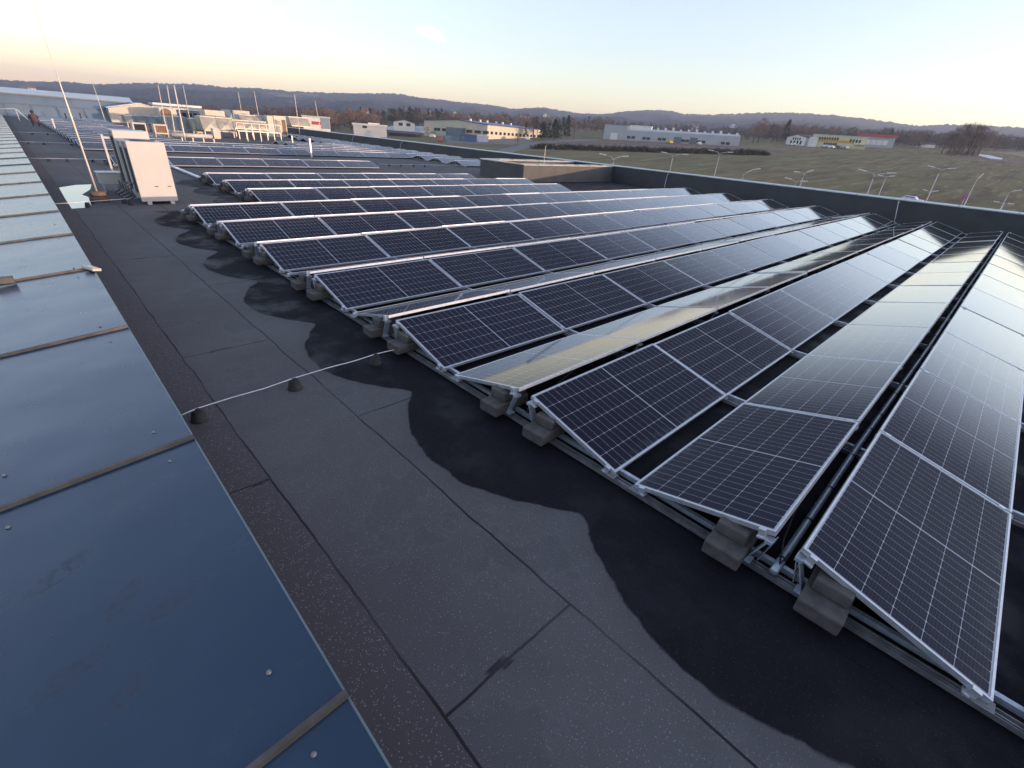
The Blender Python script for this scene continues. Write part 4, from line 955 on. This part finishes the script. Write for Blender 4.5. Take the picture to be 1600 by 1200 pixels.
x, _, z = b.loc(959,213); b.part('gate', M['b_white'], x-2.2, -.1, z-1.9, x+2.2, -.005, z+1.9)
# hall with the blue roof
b = Bld('blue_roof_hall', 'cream hall with a dark blue roof and rows of small windows', 'building', (663,211), (761,218), (715,187.5), 60)
zl = b.loc(762,195)[2]; xp = b.loc(715,187.5)[0]
b.gable(M['b_cream'], M['b_blue'], zl, b.h, xp)
for qx, qy in ((165,415),(205,417),(265,422),(303,424),(570,440),(605,442),(672,448),(712,450),(775,455),(810,457)): b.win(660+qx/8, 150+qy/8, 2.0, 1.4)
x0 = b.loc(702,202)[0]; x1 = b.loc(727,202)[0]; b.part('porch', M['slate'], x0, -3, 0, x1, -.01, b.loc(712,199.5)[2])
for i in range(14): y = 3+i*4.2; b.part('window', M['glassdark'], b.w+.005, y, zl*.42, b.w+.1, y+2.2, zl*.42+1.3)
for i in range(6): b.part('roof_vent', M['b_white'], b.w*.62+.8*(i%2), 6+i*8, zl+.4, b.w*.62+.8*(i%2)+.9, 7+i*8, zl+2.4)
# blue shed and container in front
b = Bld('blue_shed', 'low flat blue shed standing before the blue roofed hall', 'shed', (717,219.5), (745,222.5), (730,210.5), 7); b.part('wall', M['b_cargo'], 0,0,b.zb,b.w,b.d,b.h); b.part('roof', M['slate'], -.3,-.3,b.h+.004,b.w+.3,b.d+.3,b.h+.25); b.win(724,216.5,2.2,2.4,M['slate'],'door')
b = Bld('grey_container', 'small grey green container left of the blue shed', 'container', (690,217), (702,218.5), (696,212), 4); b.part('body', M['hallwall'], 0,0,b.zb,b.w,b.d,b.h); b.win(694,215,.9,1.9,M['slate'],'door')
# low pale halls to the left
b = Bld('low_hall', 'long pale blue roofed low hall left of the blue roofed hall', 'building', (592,207), (664,212.5), (630,202), 34); zl = b.loc(640,206)[2]; b.ridge(M['b_cream'], M['b_roof'], zl, b.loc(640,196.5)[2]); [b.win(x_, 208.5+(x_-600)*.075, 2.4, 1.0) for x_ in (602,615,628,641,654)]
b = Bld('low_hall', 'flat pale hall farther left with a small raised centre roof', 'building', (556,201), (600,204), (575,193), 24, A=at_dist(552,199,265), B=at_dist(604,202,265)); b.A.z = b.B.z = 0
b.t.location.z = zg(b.A.x,b.A.y); zz = b.loc(575,192.5)[2]; b.t.location.z = 0; b.part('wall', M['b_grey'], 0,0,-14,b.w,b.d,b.loc(575,196.5)[2]); b.part('roof', M['b_roof'], -.5,-.5,b.loc(575,196.5)[2]+.004,b.w+.5,b.d+.5,b.loc(575,196.5)[2]+.8); b.part('roof_monitor', M['b_white'], b.w*.45,5,b.loc(575,196.5)[2]+.81,b.w*.8,12,b.loc(575,191.5)[2]); b.win(570,198,2,1.2)
b = Bld('dark_shed', 'long dark timber shed in front of the pale low hall', 'shed', (592,211), (650,214.5), (620,206), 8); b.ridge(M['b_dark'], M['b_darkroof'], b.loc(620,208)[2], b.loc(620,205)[2]); b.win(605,210.5,2.5,2.2,M['slate'],'door')
b = Bld('gable_house', 'white gabled workshop with a dark roof above the low hall', 'building', (614,197), (648,199), (630,187), 18, A=at_dist(615,196,300), B=at_dist(648,198,300)); b.gable(M['b_white'], M['b_darkroof'], b.loc(648,193)[2], b.loc(632,187.5)[2]); b.win(626,194,2.2,1.4); b.win(638,195,2.2,1.4)
b = Bld('flat_hall', 'flat white hall with an orange red stripe past the roof end', 'building', (478,199), (516,200.5), (500,184), 20, A=at_dist(474,198,240), B=at_dist(516,199,240)); b.part('wall', M['b_white'], 0,0,b.zb-6,b.w,b.d,b.h); x0, x1 = b.loc(487,193)[0], b.loc(504,193)[0]; z_ = b.loc(496,192.5)[2]; b.part('stripe', M['b_red'], x0,-.1,z_-.6,x1,-.005,z_+.6); b.part('roof', M['hallroof'], -.4,-.4,b.h+.004,b.w+.4,b.d+.4,b.h+.5); b.win(508,192,3.5,4.5,M['hallwall'],'gate')
# yellow block
b = Bld('yellow_building', 'two storey pale yellow building with an ochre band behind parked cars', 'building', (1265,229), (1350,234), (1300,212.5), 16)
zt = b.loc(1305,212.3)[2]; b.part('wall', M['b_yellow'], 0,0,b.zb,b.w,b.d,zt); z0, z1 = b.loc(1300,222.5)[2], b.loc(1300,218.5)[2]; b.part('ochre_band', M['b_ochre'], 2.5,-.12,z0,b.w*.78,-.005,z1)
b.part('roof', M['b_roof'], -.3,-.3,zt+.004,b.w+.3,b.d+.3,zt+.5)
xa = b.loc(1264,220)[0]; b.part('rounded_annex', M['b_white'], xa,-1.5,b.zb,xa+5,-.13,zt*.8)
for i in range(9): b.win(1277+i*4.0, 215.5+i*.22, 1.1, 1.5)
for i in range(6): b.win(1288+i*3.6, 224.5+i*.22, 1.1, 1.5)
for i in range(4): b.win(1329+i*4.8, 220+i*.4, 1.1, 1.7)
x0 = b.loc(1336,224)[0]; b.part('canopy', M['b_white'], x0,-2.5,b.loc(1340,226)[2],b.w-.5,-.01,b.loc(1340,225)[2])
b = Bld('white_villa', 'white gabled villa with dark balcony windows left of the yellow building', 'house', (1227,225), (1256,228), (1245,211), 14); b.gable(M['b_white'], M['b_darkroof'], b.loc(1245,214.5)[2], b.loc(1247,210.5)[2]); [b.win(1240+i*3.4,216.3+.3*i,1.3,1.5) for i in range(4)]; [b.win(1236+i*5,222+.3*i,1.8,2.2) for i in range(4)]
b = Bld('red_roof_hall', 'grey hall with a bright red roof edge right of the yellow building', 'building', (1350,230), (1395,232), (1370,214), 20, A=at_dist(1349,229,455), B=at_dist(1394,231,455)); zt = b.h; b.part('wall', M['b_grey'], 0,0,b.zb-4,b.w,b.d,zt); b.part('roof_edge', M['b_red'], -6,-.8,zt+.004,b.w+1,b.d,zt+1.6); [b.win(1356+i*9,222+i*.4,3,3,M['b_white']) for i in range(4)]
for l, r, by, ty, lab in ((1418,1429,228.5,222,'small white house left of its twin by the bare clump'),(1433,1440,229.5,222.5,'small white house right of its twin by the bare clump')):
    b = Bld('small_house', lab, 'house', (l,by), (r,by+.7), ((l+r)/2,ty+2), 9); b.gable(M['b_white'], M['b_darkroof'], b.h, b.h*1.5); b.win((l+r)/2, by-3, 1.2, 1.5)
# houses among the trees
def ground_dist(px, py):
    d = ray(px, py); az = math.atan2(d.x, d.y); te = d.z/hyp(d); j = int(np.argmin(np.abs(AZ-az))); hrr = np.array(hr)
    for r in range(330, 2600, 10):
        x, y = CP.x+r*math.sin(az), CP.y+r*math.cos(az)
        if r < R0: z = zg(x, y)
        else:
            z0 = zg(CP.x+R0*math.sin(az), CP.y+R0*math.cos(az)); q = (r-R0)/(RC-R0); i = int(np.argmin(np.abs(hrr-r)))
            z = z0 + (CP.z+RC*float(crest(az))-z0)*q*(.35+.65*q) + (HN2[i, j]-.5)*26*math.sin(PI*q)
        if z - CP.z >= te*r: return r
    return 900
hs = [(570,176,8,'white'),(611,179,7,'cream'),(628,177,6,'white'),(654,181,9,'white'),(671,178,7,'cream'),(684,183,10,'grey'),(711,180,7,'white'),(728,183,8,'cream'),(745,186,8,'white'),(758,187,8,'white'),(790,185,7,'white'),(820,184,9,'white'),(853,183,7,'white'),(1145,199,9,'white'),(1086,199,7,'white'),(518,178,8,'cream'),(553,181,8,'white'),(140,152,10,'white'),(38,141,9,'white'),(50,140,9,'grey')]
near = {570:'near the tan trees behind the low halls',611:'under dark trees behind the low halls',628:'tall and narrow among dark trees',654:'above the white gabled workshop',671:'just above the left end of the blue roofed hall',684:'low and wide above the left slope of the blue hall',711:'directly above the gable peak of the cream hall',728:'right of the gable peak of the cream hall',745:'left of a pair behind the blue roof',758:'right of a pair behind the blue roof',790:'above the right half of the blue roof',820:'left one on the green rise past the blue roof',853:'right one on the green rise past the blue roof',1145:'behind the right end of the grey factory',1086:'behind the middle of the grey factory',518:'above the flat hall with the red stripe',553:'left of the pale low halls among bare trees',140:'on the hillside right of the tall lightning rod',38:'on the hillside above the far blue hall, left of two',50:'on the hillside above the far blue hall, right of two'}
M['h_white'] = mat('weathered white plaster', (.58,.57,.55), .85, 0, .1, .4)
for px, py, w, c in hs:
    dist = ground_dist(px, py)*.88
    w *= 1.5; A = at_dist(px-w/2, py, dist); e = at_dist(px+w/2, py, dist); sc = (A-e).length
    B = A + (e-A).normalized()*sc; B.z = A.z
    b = Bld('house', f'small {c} gabled house {near[px]}', 'house', None, None, (px, py-3.2), 8, A=A, B=B, group='small houses among the trees')
    b.zb = -7.0; flat_ = px % 2 == 0; rm = M['b_redroof'] if px % 3 == 0 else M['b_darkroof']
    b.gable(M['h_white'] if c == 'white' else M['b_cream'] if c == 'cream' else M['b_grey'], rm, max(2.2, b.h*.75), max(2.2, b.h*.75)+sc*.30) if not flat_ else b.ridge(M['h_white'] if c == 'white' else M['b_cream'], rm, max(2.2, b.h*.8), max(2.2, b.h*.8)+sc*.3); [b.win(px+k_*w*.22, py-1.6, sc*.12, sc*.12) for k_ in (-1, 1)]
# ================================================================== hedge, trees
def twigs(rng, centers, n_each, spread, ln, wd, upb=.6):
    c = np.repeat(np.asarray(centers), n_each, 0); N = len(c)
    p = c + rng.normal(0, spread, (N,3))*np.array([1,1,.8]); d = rng.normal(0, 1, (N,3)); d[:,2] = np.abs(d[:,2])*.6+upb; d /= np.linalg.norm(d, axis=1)[:,None]
    L = ln*rng.uniform(.5,1.3,(N,1)); s = np.cross(d, rng.normal(0,1,(N,3))); s /= np.linalg.norm(s,axis=1)[:,None]+1e-9; s *= wd*rng.uniform(.6,1.3,(N,1))/2
    a, b = p-d*L/2, p+d*L/2
    V = np.stack([a-s, a+s, b+s*.4, b-s*.4],1).reshape(-1,3); F = np.arange(N*4).reshape(-1,4); return V, F
def crown_centers(rng, h, w, n_, lo=.28):
    q = []
    while len(q) < n_:
        z = rng.uniform(lo, 1); r = w/2*(math.sin(PI*min(1,(z-lo)/(1-lo)*.86+.14))**.7)
        a = rng.uniform(0, 2*PI); rr = r*math.sqrt(rng.uniform(.12,1)); q.append((rr*math.cos(a), rr*math.sin(a), z*h))
    return q
def bare_tree_meshes(seed, h, w, tm, nc=46, ne=16, lo=.28):
    rng = np.random.default_rng(seed); cc = crown_centers(rng, h, w, nc, lo)
    V, F = twigs(rng, cc, ne, h*.05, h*.13, h*.006)
    crown = np_mesh('crown', V, F, tm)
    b = MB(); b.tube([(0,0,-1.5),(.02*h,0,h*.3),(-.01*h,.01*h,h*.55),(.0,.0,h*.8)], [h*.022,h*.017,h*.011,h*.004], 7)
    for k in range(0, nc, 3):
        c = Vector(cc[k]); z = max(h*.2, c.z*.62); p0 = Vector((.0,0,z)); m_ = p0.lerp(c, .5)+Vector((0,0,-h*.02)); b.tube([p0, m_, c], [h*.008,h*.005,h*.002], 5)
    return b.mesh('trunk', M['trunk']), crown
def conifer_meshes(seed, h, w):
    rng = np.random.default_rng(seed); cc = []
    for k in range(150):
        z = rng.uniform(.1,1); r = w/2*(1-z)**.8*(.75+.35*rng.random()); a = rng.uniform(0,2*PI); cc.append((r*math.cos(a), r*math.sin(a), z*h))
    V, F = twigs(rng, cc, 10, h*.022, h*.075, h*.018, -.2)
    b = MB().tube([(0,0,-1.5),(0,0,h*.95)], [h*.02,h*.003], 6)
    return b.mesh('trunk', M['trunk']), np_mesh('crown', V, F, M['needle'])
TREES = {'bare': [bare_tree_meshes(s, 14, 9, M['twig']) for s in (1,2,3)], 'red': [bare_tree_meshes(s, 14, 10, M['twig_red']) for s in (4,5)],
         'gold': [bare_tree_meshes(9, 8, 7, M['twig_gold'], 50, 22)], 'conifer': [conifer_meshes(11, 14, 5), conifer_meshes(12, 14, 6.5)], 'slim': [bare_tree_meshes(s, 18, 7, M['twig'], 60, 16, .06) for s in (21,22)]}
BASEH = {'bare':14,'red':14,'gold':8,'conifer':14,'slim':18}
def tree(kind, px, by, ty, lab, dist=None, wide=1., group=None):
    p = G(px, by) if dist is None else at_dist(px, by, dist)
    r = hyp(p-CP); tz = CP.z + r*ray(px, ty).z/hyp(ray(px, ty)); z0 = zg(p.x, p.y); hgt = max(2.5, tz-z0)
    tr, cr = random.choice(TREES[kind]); t = empty({'conifer':'conifer_tree'}.get(kind, 'bare_tree'), (p.x, p.y, z0), random.uniform(0, 6.28), label=lab, cat='tree', group=group)
    k = hgt/BASEH[kind]; t.scale = (k*wide, k*wide, k); link('trunk', tr, t); link('crown', cr, t)
tree('gold', 668, 214.5, 197, 'round tan bush glowing at the left corner of the blue roofed hall', None, 1.1)
tree('conifer', 595.5, 205, 193.5, 'small dark conifer before the pale low hall')
tree('red', 808, 227.5, 207, 'dark reddish bare bush beside the road right of the blue roofed hall', None, .8)
tree('bare', 549, 205, 185, 'leafless birch left of the pale low halls')
tree('bare', 563, 206, 189, 'second leafless birch next to the pale low halls')
tree('conifer', 1224, 222, 187, 'tall dark conifer left of the white villa', None, 1.0)
tree('red', 1184, 223, 184, 'tall reddish bare tree right of the grey factory')
tree('red', 1176, 223, 190, 'shorter reddish bare tree touching the right end of the grey factory')
tree('bare', 1205, 222, 195, 'broad dark bare tree between factory and villa')
tree('red', 1213, 223, 203, 'low bare tree before the dark conifer')
tree('red', 1250, 222, 195, 'wide pinkish bare tree behind the white villa', 470)
tree('red', 1266, 222, 196, 'pinkish bare tree behind the yellow building left end', 470)
tree('conifer', 1385, 228, 200, 'dark conifer behind the red roofed hall', 520)
tree('conifer', 886, 210, 180, 'dark tall conifer right of the road trees', 330)
tree('bare', 833, 212, 184, 'dark rounded tree left in the group past the blue roofed hall', 300, 1.3)
tree('conifer', 848, 213, 190, 'dark conifer in the group past the blue roofed hall', 300, 1.5)
tree('conifer', 866, 214, 186, 'bushy dark conifer in the group past the blue roofed hall', 300, 1.6)
tree('red', 896, 216, 183, 'thin reddish tree by the road before the grey factory')
for i, (px, by, ty) in enumerate(((1471,240,205),(1482,241,199),(1492,242,194),(1501,243,193),(1510,243,195),(1519,243.5,197),(1528,243,202),(1497,241,200),(1487,243.5,207),(1514,242,199))):
    tree('slim' if i % 3 else 'red', px, by, ty, f'tall bare tree {ORD[i]} in the dense clump beside the white pond strip' if i < 7 else f'bare tree in the back of the dense clump, {ORD[i-7]} from left', None, 1.2, 'bare trees of the clump by the pond')
# hedge band across the field
A, B_ = G(832,232.5), G(1201,243); n_ = 260; cc = []
rng = np.random.default_rng(5)
for i in range(n_):
    p = A.lerp(B_, (i+rng.random())/n_); cc.append((p.x+rng.normal(0,.8), p.y+rng.normal(0,.8), zg(p.x,p.y)+rng.uniform(.2,1.5)))
V, F = twigs(rng, cc, 70, .55, 1.0, .16, .2); o = link('hedge', np_mesh('hedge', V, F, mat('dark brush', (.045,.045,.032), 1, 0, .4, .3))); tag(o, 'long dark hedge crossing the brown field before the grey factory', 'hedge')
# woodland masses
def wood(name, lab, areas, tm, seed, hh, kind='bare'):
    rng = np.random.default_rng(seed); VV, FF = [], []; off = 0
    for (p0, p1, r0, r1, N, h0_, h1_) in areas:
        for _ in range(N):
            px = rng.uniform(p0, p1); r = rng.uniform(r0, r1); q = ray(px, 190); az = math.atan2(q.x, q.y); x, y = CP.x+r*math.sin(az), CP.y+r*math.cos(az)
            z = zg(x, y)
            if r > R0: z = z + 0
            h_ = rng.uniform(h0_, h1_)
            if kind == 'bare': cc = crown_centers(rng, h_, h_*.62, 14, .2); V, F = twigs(rng, cc, 10, h_*.075, h_*.17, h_*.020)
            else:
                cc = [(0,0,0)]*0
                for k in range(26):
                    zz = rng.uniform(.12,1); rr = h_*.19*(1-zz)**.8; a = rng.uniform(0,6.28); cc.append((rr*math.cos(a), rr*math.sin(a), zz*h_))
                V, F = twigs(rng, cc, 7, h_*.03, h_*.12, h_*.035, -.2)
            VV.append(V+np.array([x,y,z])); FF.append(F+off); off += len(V)
    o = link(name, np_mesh(name, np.concatenate(VV), np.concatenate(FF), tm)); tag(o, lab, 'woodland', kind='stuff')
wood('woodland', 'brown leafless woodland band below the hills', [(200,620,330,620,230,6,11),(620,960,400,640,220,7,12),(960,1190,420,640,110,5,9),(1190,1460,470,660,230,6,12),(1380,1720,520,700,330,6,11),(420,520,260,330,40,6,10)], M['twig'], 31, 12)
wood('reddish_woodland', 'reddish leafless woodland patches among the brown woods', [(480,590,300,420,70,8,11),(690,830,430,600,70,7,10),(1180,1320,460,600,70,8,12),(200,480,350,560,70,6,9)], M['twig_red'], 32, 12)
wood('pinewood', 'dark evergreen trees scattered through the woodland', [(610,700,400,520,34,9,14),(560,960,430,620,40,8,12),(820,885,300,380,22,6,8),(1190,1260,470,560,14,9,13),(1380,1700,560,680,40,6,10)], M['needle'], 33, 12, 'con')
# ================================================================== street lamps, sign, cars
M['lamp_pole'] = mat('galvanised lamp pole', (.42,.42,.42), .5, .3, .08, 1); M['lamp_head'] = mat('pale lamp housing', (.72,.70,.68), .45, 0, .05, 2)
def lamp(px, py, arms, lab, H=9., hl=1.0):
    p = onh(px, py, H); z0 = zg(p.x, p.y); t = empty('street_lamp', (p.x, p.y, z0), label=lab, cat='street lamp', group='street lamps along the road')
    MB().tube([(0,0,-.3),(0,0,H*.5),(0,0,H)], [.07,.055,.04], 8).build('pole', M['lamp_pole'], t)
    for hx, hy in arms:
        d = ray(hx, hy); q = CP + d*(hyp(p-CP)/hyp(d)) - Vector((p.x, p.y, z0)); v = Vector((q.x, q.y, q.z)); v2 = Vector((v.x, v.y, 0)); 
        if v2.length > 3.2: v *= 3.2/v2.length
        MB().tube([(0,0,H-.35), (v.x*.25,v.y*.25,H-.05+ (v.z-H)*.4), (v.x,v.y,v.z)], [.05,.045,.04], 6).build('arm', M['lamp_pole'], t)
        u = Vector((v.x, v.y, (v.z-H)*.4)).normalized(); e = v+u*.15
        MB().bar(e-u*.1, e+u*.6*hl, .22*hl, .09).build('lamp_head', M['lamp_head'], t, None, .03)
lamp(959.5,247,[(948,242.5),(970,244.5)],'double armed street lamp just past the roof curb')
lamp(1052,241.5,[(1043,239),(1065,241.2)],'double armed street lamp before the left part of the factory front')
lamp(1125,238.8,[(1116,235.8),(1136,237.8)],'double armed street lamp in line with the factory right end')
lamp(1162,272,[(1175,265.5)],'single armed street lamp low above the parapet left of centre field', 8)
lamp(1256.5,271,[(1251,269.6),(1259,269.2)],'compact double lamp below the villa', 8.5, .8)
lamp(1244,283.5,[(1238,280.5),(1249,283)],'lamp whose head just clears the parapet left of the compact lamp', 7.5)
lamp(1367,272.5,[(1355.5,267.7),(1384,270.5)],'large double armed street lamp below the red roofed hall')
lamp(1384.5,276.5,[(1381,275.2),(1388,275.6)],'slim lamp standing right behind the large double lamp', 8, .7)
lamp(1469.6,265,[(1462.5,261.8),(1479,263.6)],'double armed street lamp left of the round sign')
lamp(1453,301,[(1450,298.6),(1456.5,299.5)],'short twin lamp under the tall double lamp near the sign', 6, .7)
lamp(1525.5,282,[(1527,280)],'single headed street lamp above the round sign', 7.5)
lamp(1577,300.5,[(1581,299)],'slim street lamp near the right picture edge', 7)
lamp(1569,318,[(1563.5,316.5),(1573,318)],'lowest twin lamp above the parapet at the right picture edge', 5.5, .8)
p = onh(1508, 308, 3.2); t = empty('road_sign', (p.x, p.y, zg(p.x,p.y)), label='round blue and red no parking sign above the parapet', cat='road sign')
d_ = Vector((CP.x-p.x, CP.y-p.y, 0)).normalized(); an = math.atan2(d_.y, d_.x)+PI/2 + .5
MB().tube([(0,0,-.3),(0,0,3.5)], .04, 8).build('pole', M['lamp_pole'], t)
for nm, r, th, m_ in (('disc', .46, .02, mat('red sign paint', (.50,.05,.09), .5, 0, .05, 3)), ('face', .33, .027, mat('blue sign paint', (.07,.10,.45), .5, 0, .05, 3))):
    o = MB().lathe([(r,0),(r,th),(0,th)], n=28, smooth=False).build(nm, m_, t, (0,0,3.2)); o.rotation_euler = (PI/2, 0, an)
o = MB().box(-.32,-.035,.028,.32,.035,.034).build('slash', bpy.data.materials['red sign paint'], t, (0,0,3.2)); o.rotation_euler = Euler((PI/2,0,an)).to_matrix().to_4x4().to_euler() ; o.rotation_euler = (Euler((PI/2,0,an)).to_matrix() @ Euler((0,0,PI/4)).to_matrix()).to_euler()
def car_mesh():
    b = MB()
    sec = [(-2.1,.35,.72),(-2.05,.35,.95),(-1.2,.3,1.0),(-.75,.3,1.42),(.75,.3,1.45),(1.45,.3,1.0),(2.1,.35,.85),(2.15,.35,.5)]
    def side(y): return [(x, y*(1 if z < 1.1 else .82), z) for x, _, z in sec] + [(2.1,y,.28),(-2.1,y,.28)]
    L_, R_ = side(-.85), side(.85); n_ = len(L_); b.add(L_+R_, [tuple(range(n_)), tuple(range(2*n_-1, n_-1, -1))] + [(i, (i+n_), ((i+1)%n_+n_), (i+1)%n_) for i in range(n_)])
    return b
CARM = {}
def car(px, py, c, lab, dist=None, rz=0, H=None, sc=1.):
    p = G(px, py) if H is None else onh(px, py, H)
    if c not in CARM: CARM[c] = car_mesh().mesh('body', mat('car paint %d' % len(CARM), c, .3, .1, .04, 1))
    t = empty('parked_car', (p.x, p.y, zg(p.x,p.y)+.02), rz, label=lab, cat='car', group='parked cars beyond the roof'); t.scale = (sc,)*3
    link('body', CARM[c], t)
    if 'cw' not in CARM:
        CARM['cw'] = MB().lathe([(.32,-.1),(.32,.1),(.2,.11),(0,.11)], n=12).mesh('wheel', M['rubber'])
        g_ = MB(); g_.hexa([(-.70,-.72,1.05),(.72,-.72,1.05),(.72,.72,1.05),(-.70,.72,1.05),(-.70,-.735,1.36),(.70,-.735,1.38),(.70,.735,1.38),(-.70,.735,1.36)]); CARM['cg'] = g_.mesh('side_glass', M['glassdark'])
    g2 = link('side_glass', CARM['cg'], t); g2.scale.y = 1.05
    for x in (-1.35,1.35):
        for y in (-.78,.78): o = link('wheel', CARM['cw'], t, (x,y,.32)); o.rotation_euler.x = PI/2*(1 if y < 0 else -1)
for i, (px, py, c, lab) in enumerate(((1289,230.5,(.6,.6,.6),'silver car first from left before the yellow building'),(1298,231.5,(.7,.7,.7),'white car second from left before the yellow building'),(1309,232,(.05,.06,.1),'dark car third from left before the yellow building'),(1320,232.5,(.6,.6,.62),'grey car fourth from left before the yellow building'),(1239,227.5,(.7,.7,.7),'white car before the villa'),(649,213.8,(.75,.75,.75),'white van like car beside the tan bush'),(676,215.5,(.65,.65,.66),'pale car right of the tan bush'),(688,221,(.3,.05,.04),'red car before the grey green container'),(1092,226.6,(.6,.6,.6),'silver car before the factory middle windows'),(1046,224.5,(.6,.45,.05),'yellow vehicle before the factory gates'),(824,219,(.7,.7,.7),'white car on the road right of the blue roofed hall'))):
    car(px, py, c, lab, None, random.uniform(-.4,.4)+1.0, None, 1.15)
car(1424, 306.5, (.55,.55,.66), 'pale lilac car roof just above the parapet', None, 1.5, 1.45)
# ================================================================== haze
hm = bpy.data.materials.new('haze'); hm.use_nodes = True; hn, hl_ = hm.node_tree.nodes, hm.node_tree.links; hn.clear()
ho = hn.new('ShaderNodeOutputMaterial'); hv = hn.new('ShaderNodeVolumePrincipled'); hl_.new(hv.outputs[0], ho.inputs['Volume'])
hv.inputs['Color'].default_value = (.68,.79,1,1); hv.inputs['Density'].default_value = HAZE; hv.inputs['Anisotropy'].default_value = .2
o = MB().box(-5600,-5600,-260,5600,5600,178).build('haze', hm); tag(o, kind='stuff'); o.display_type = 'WIRE'
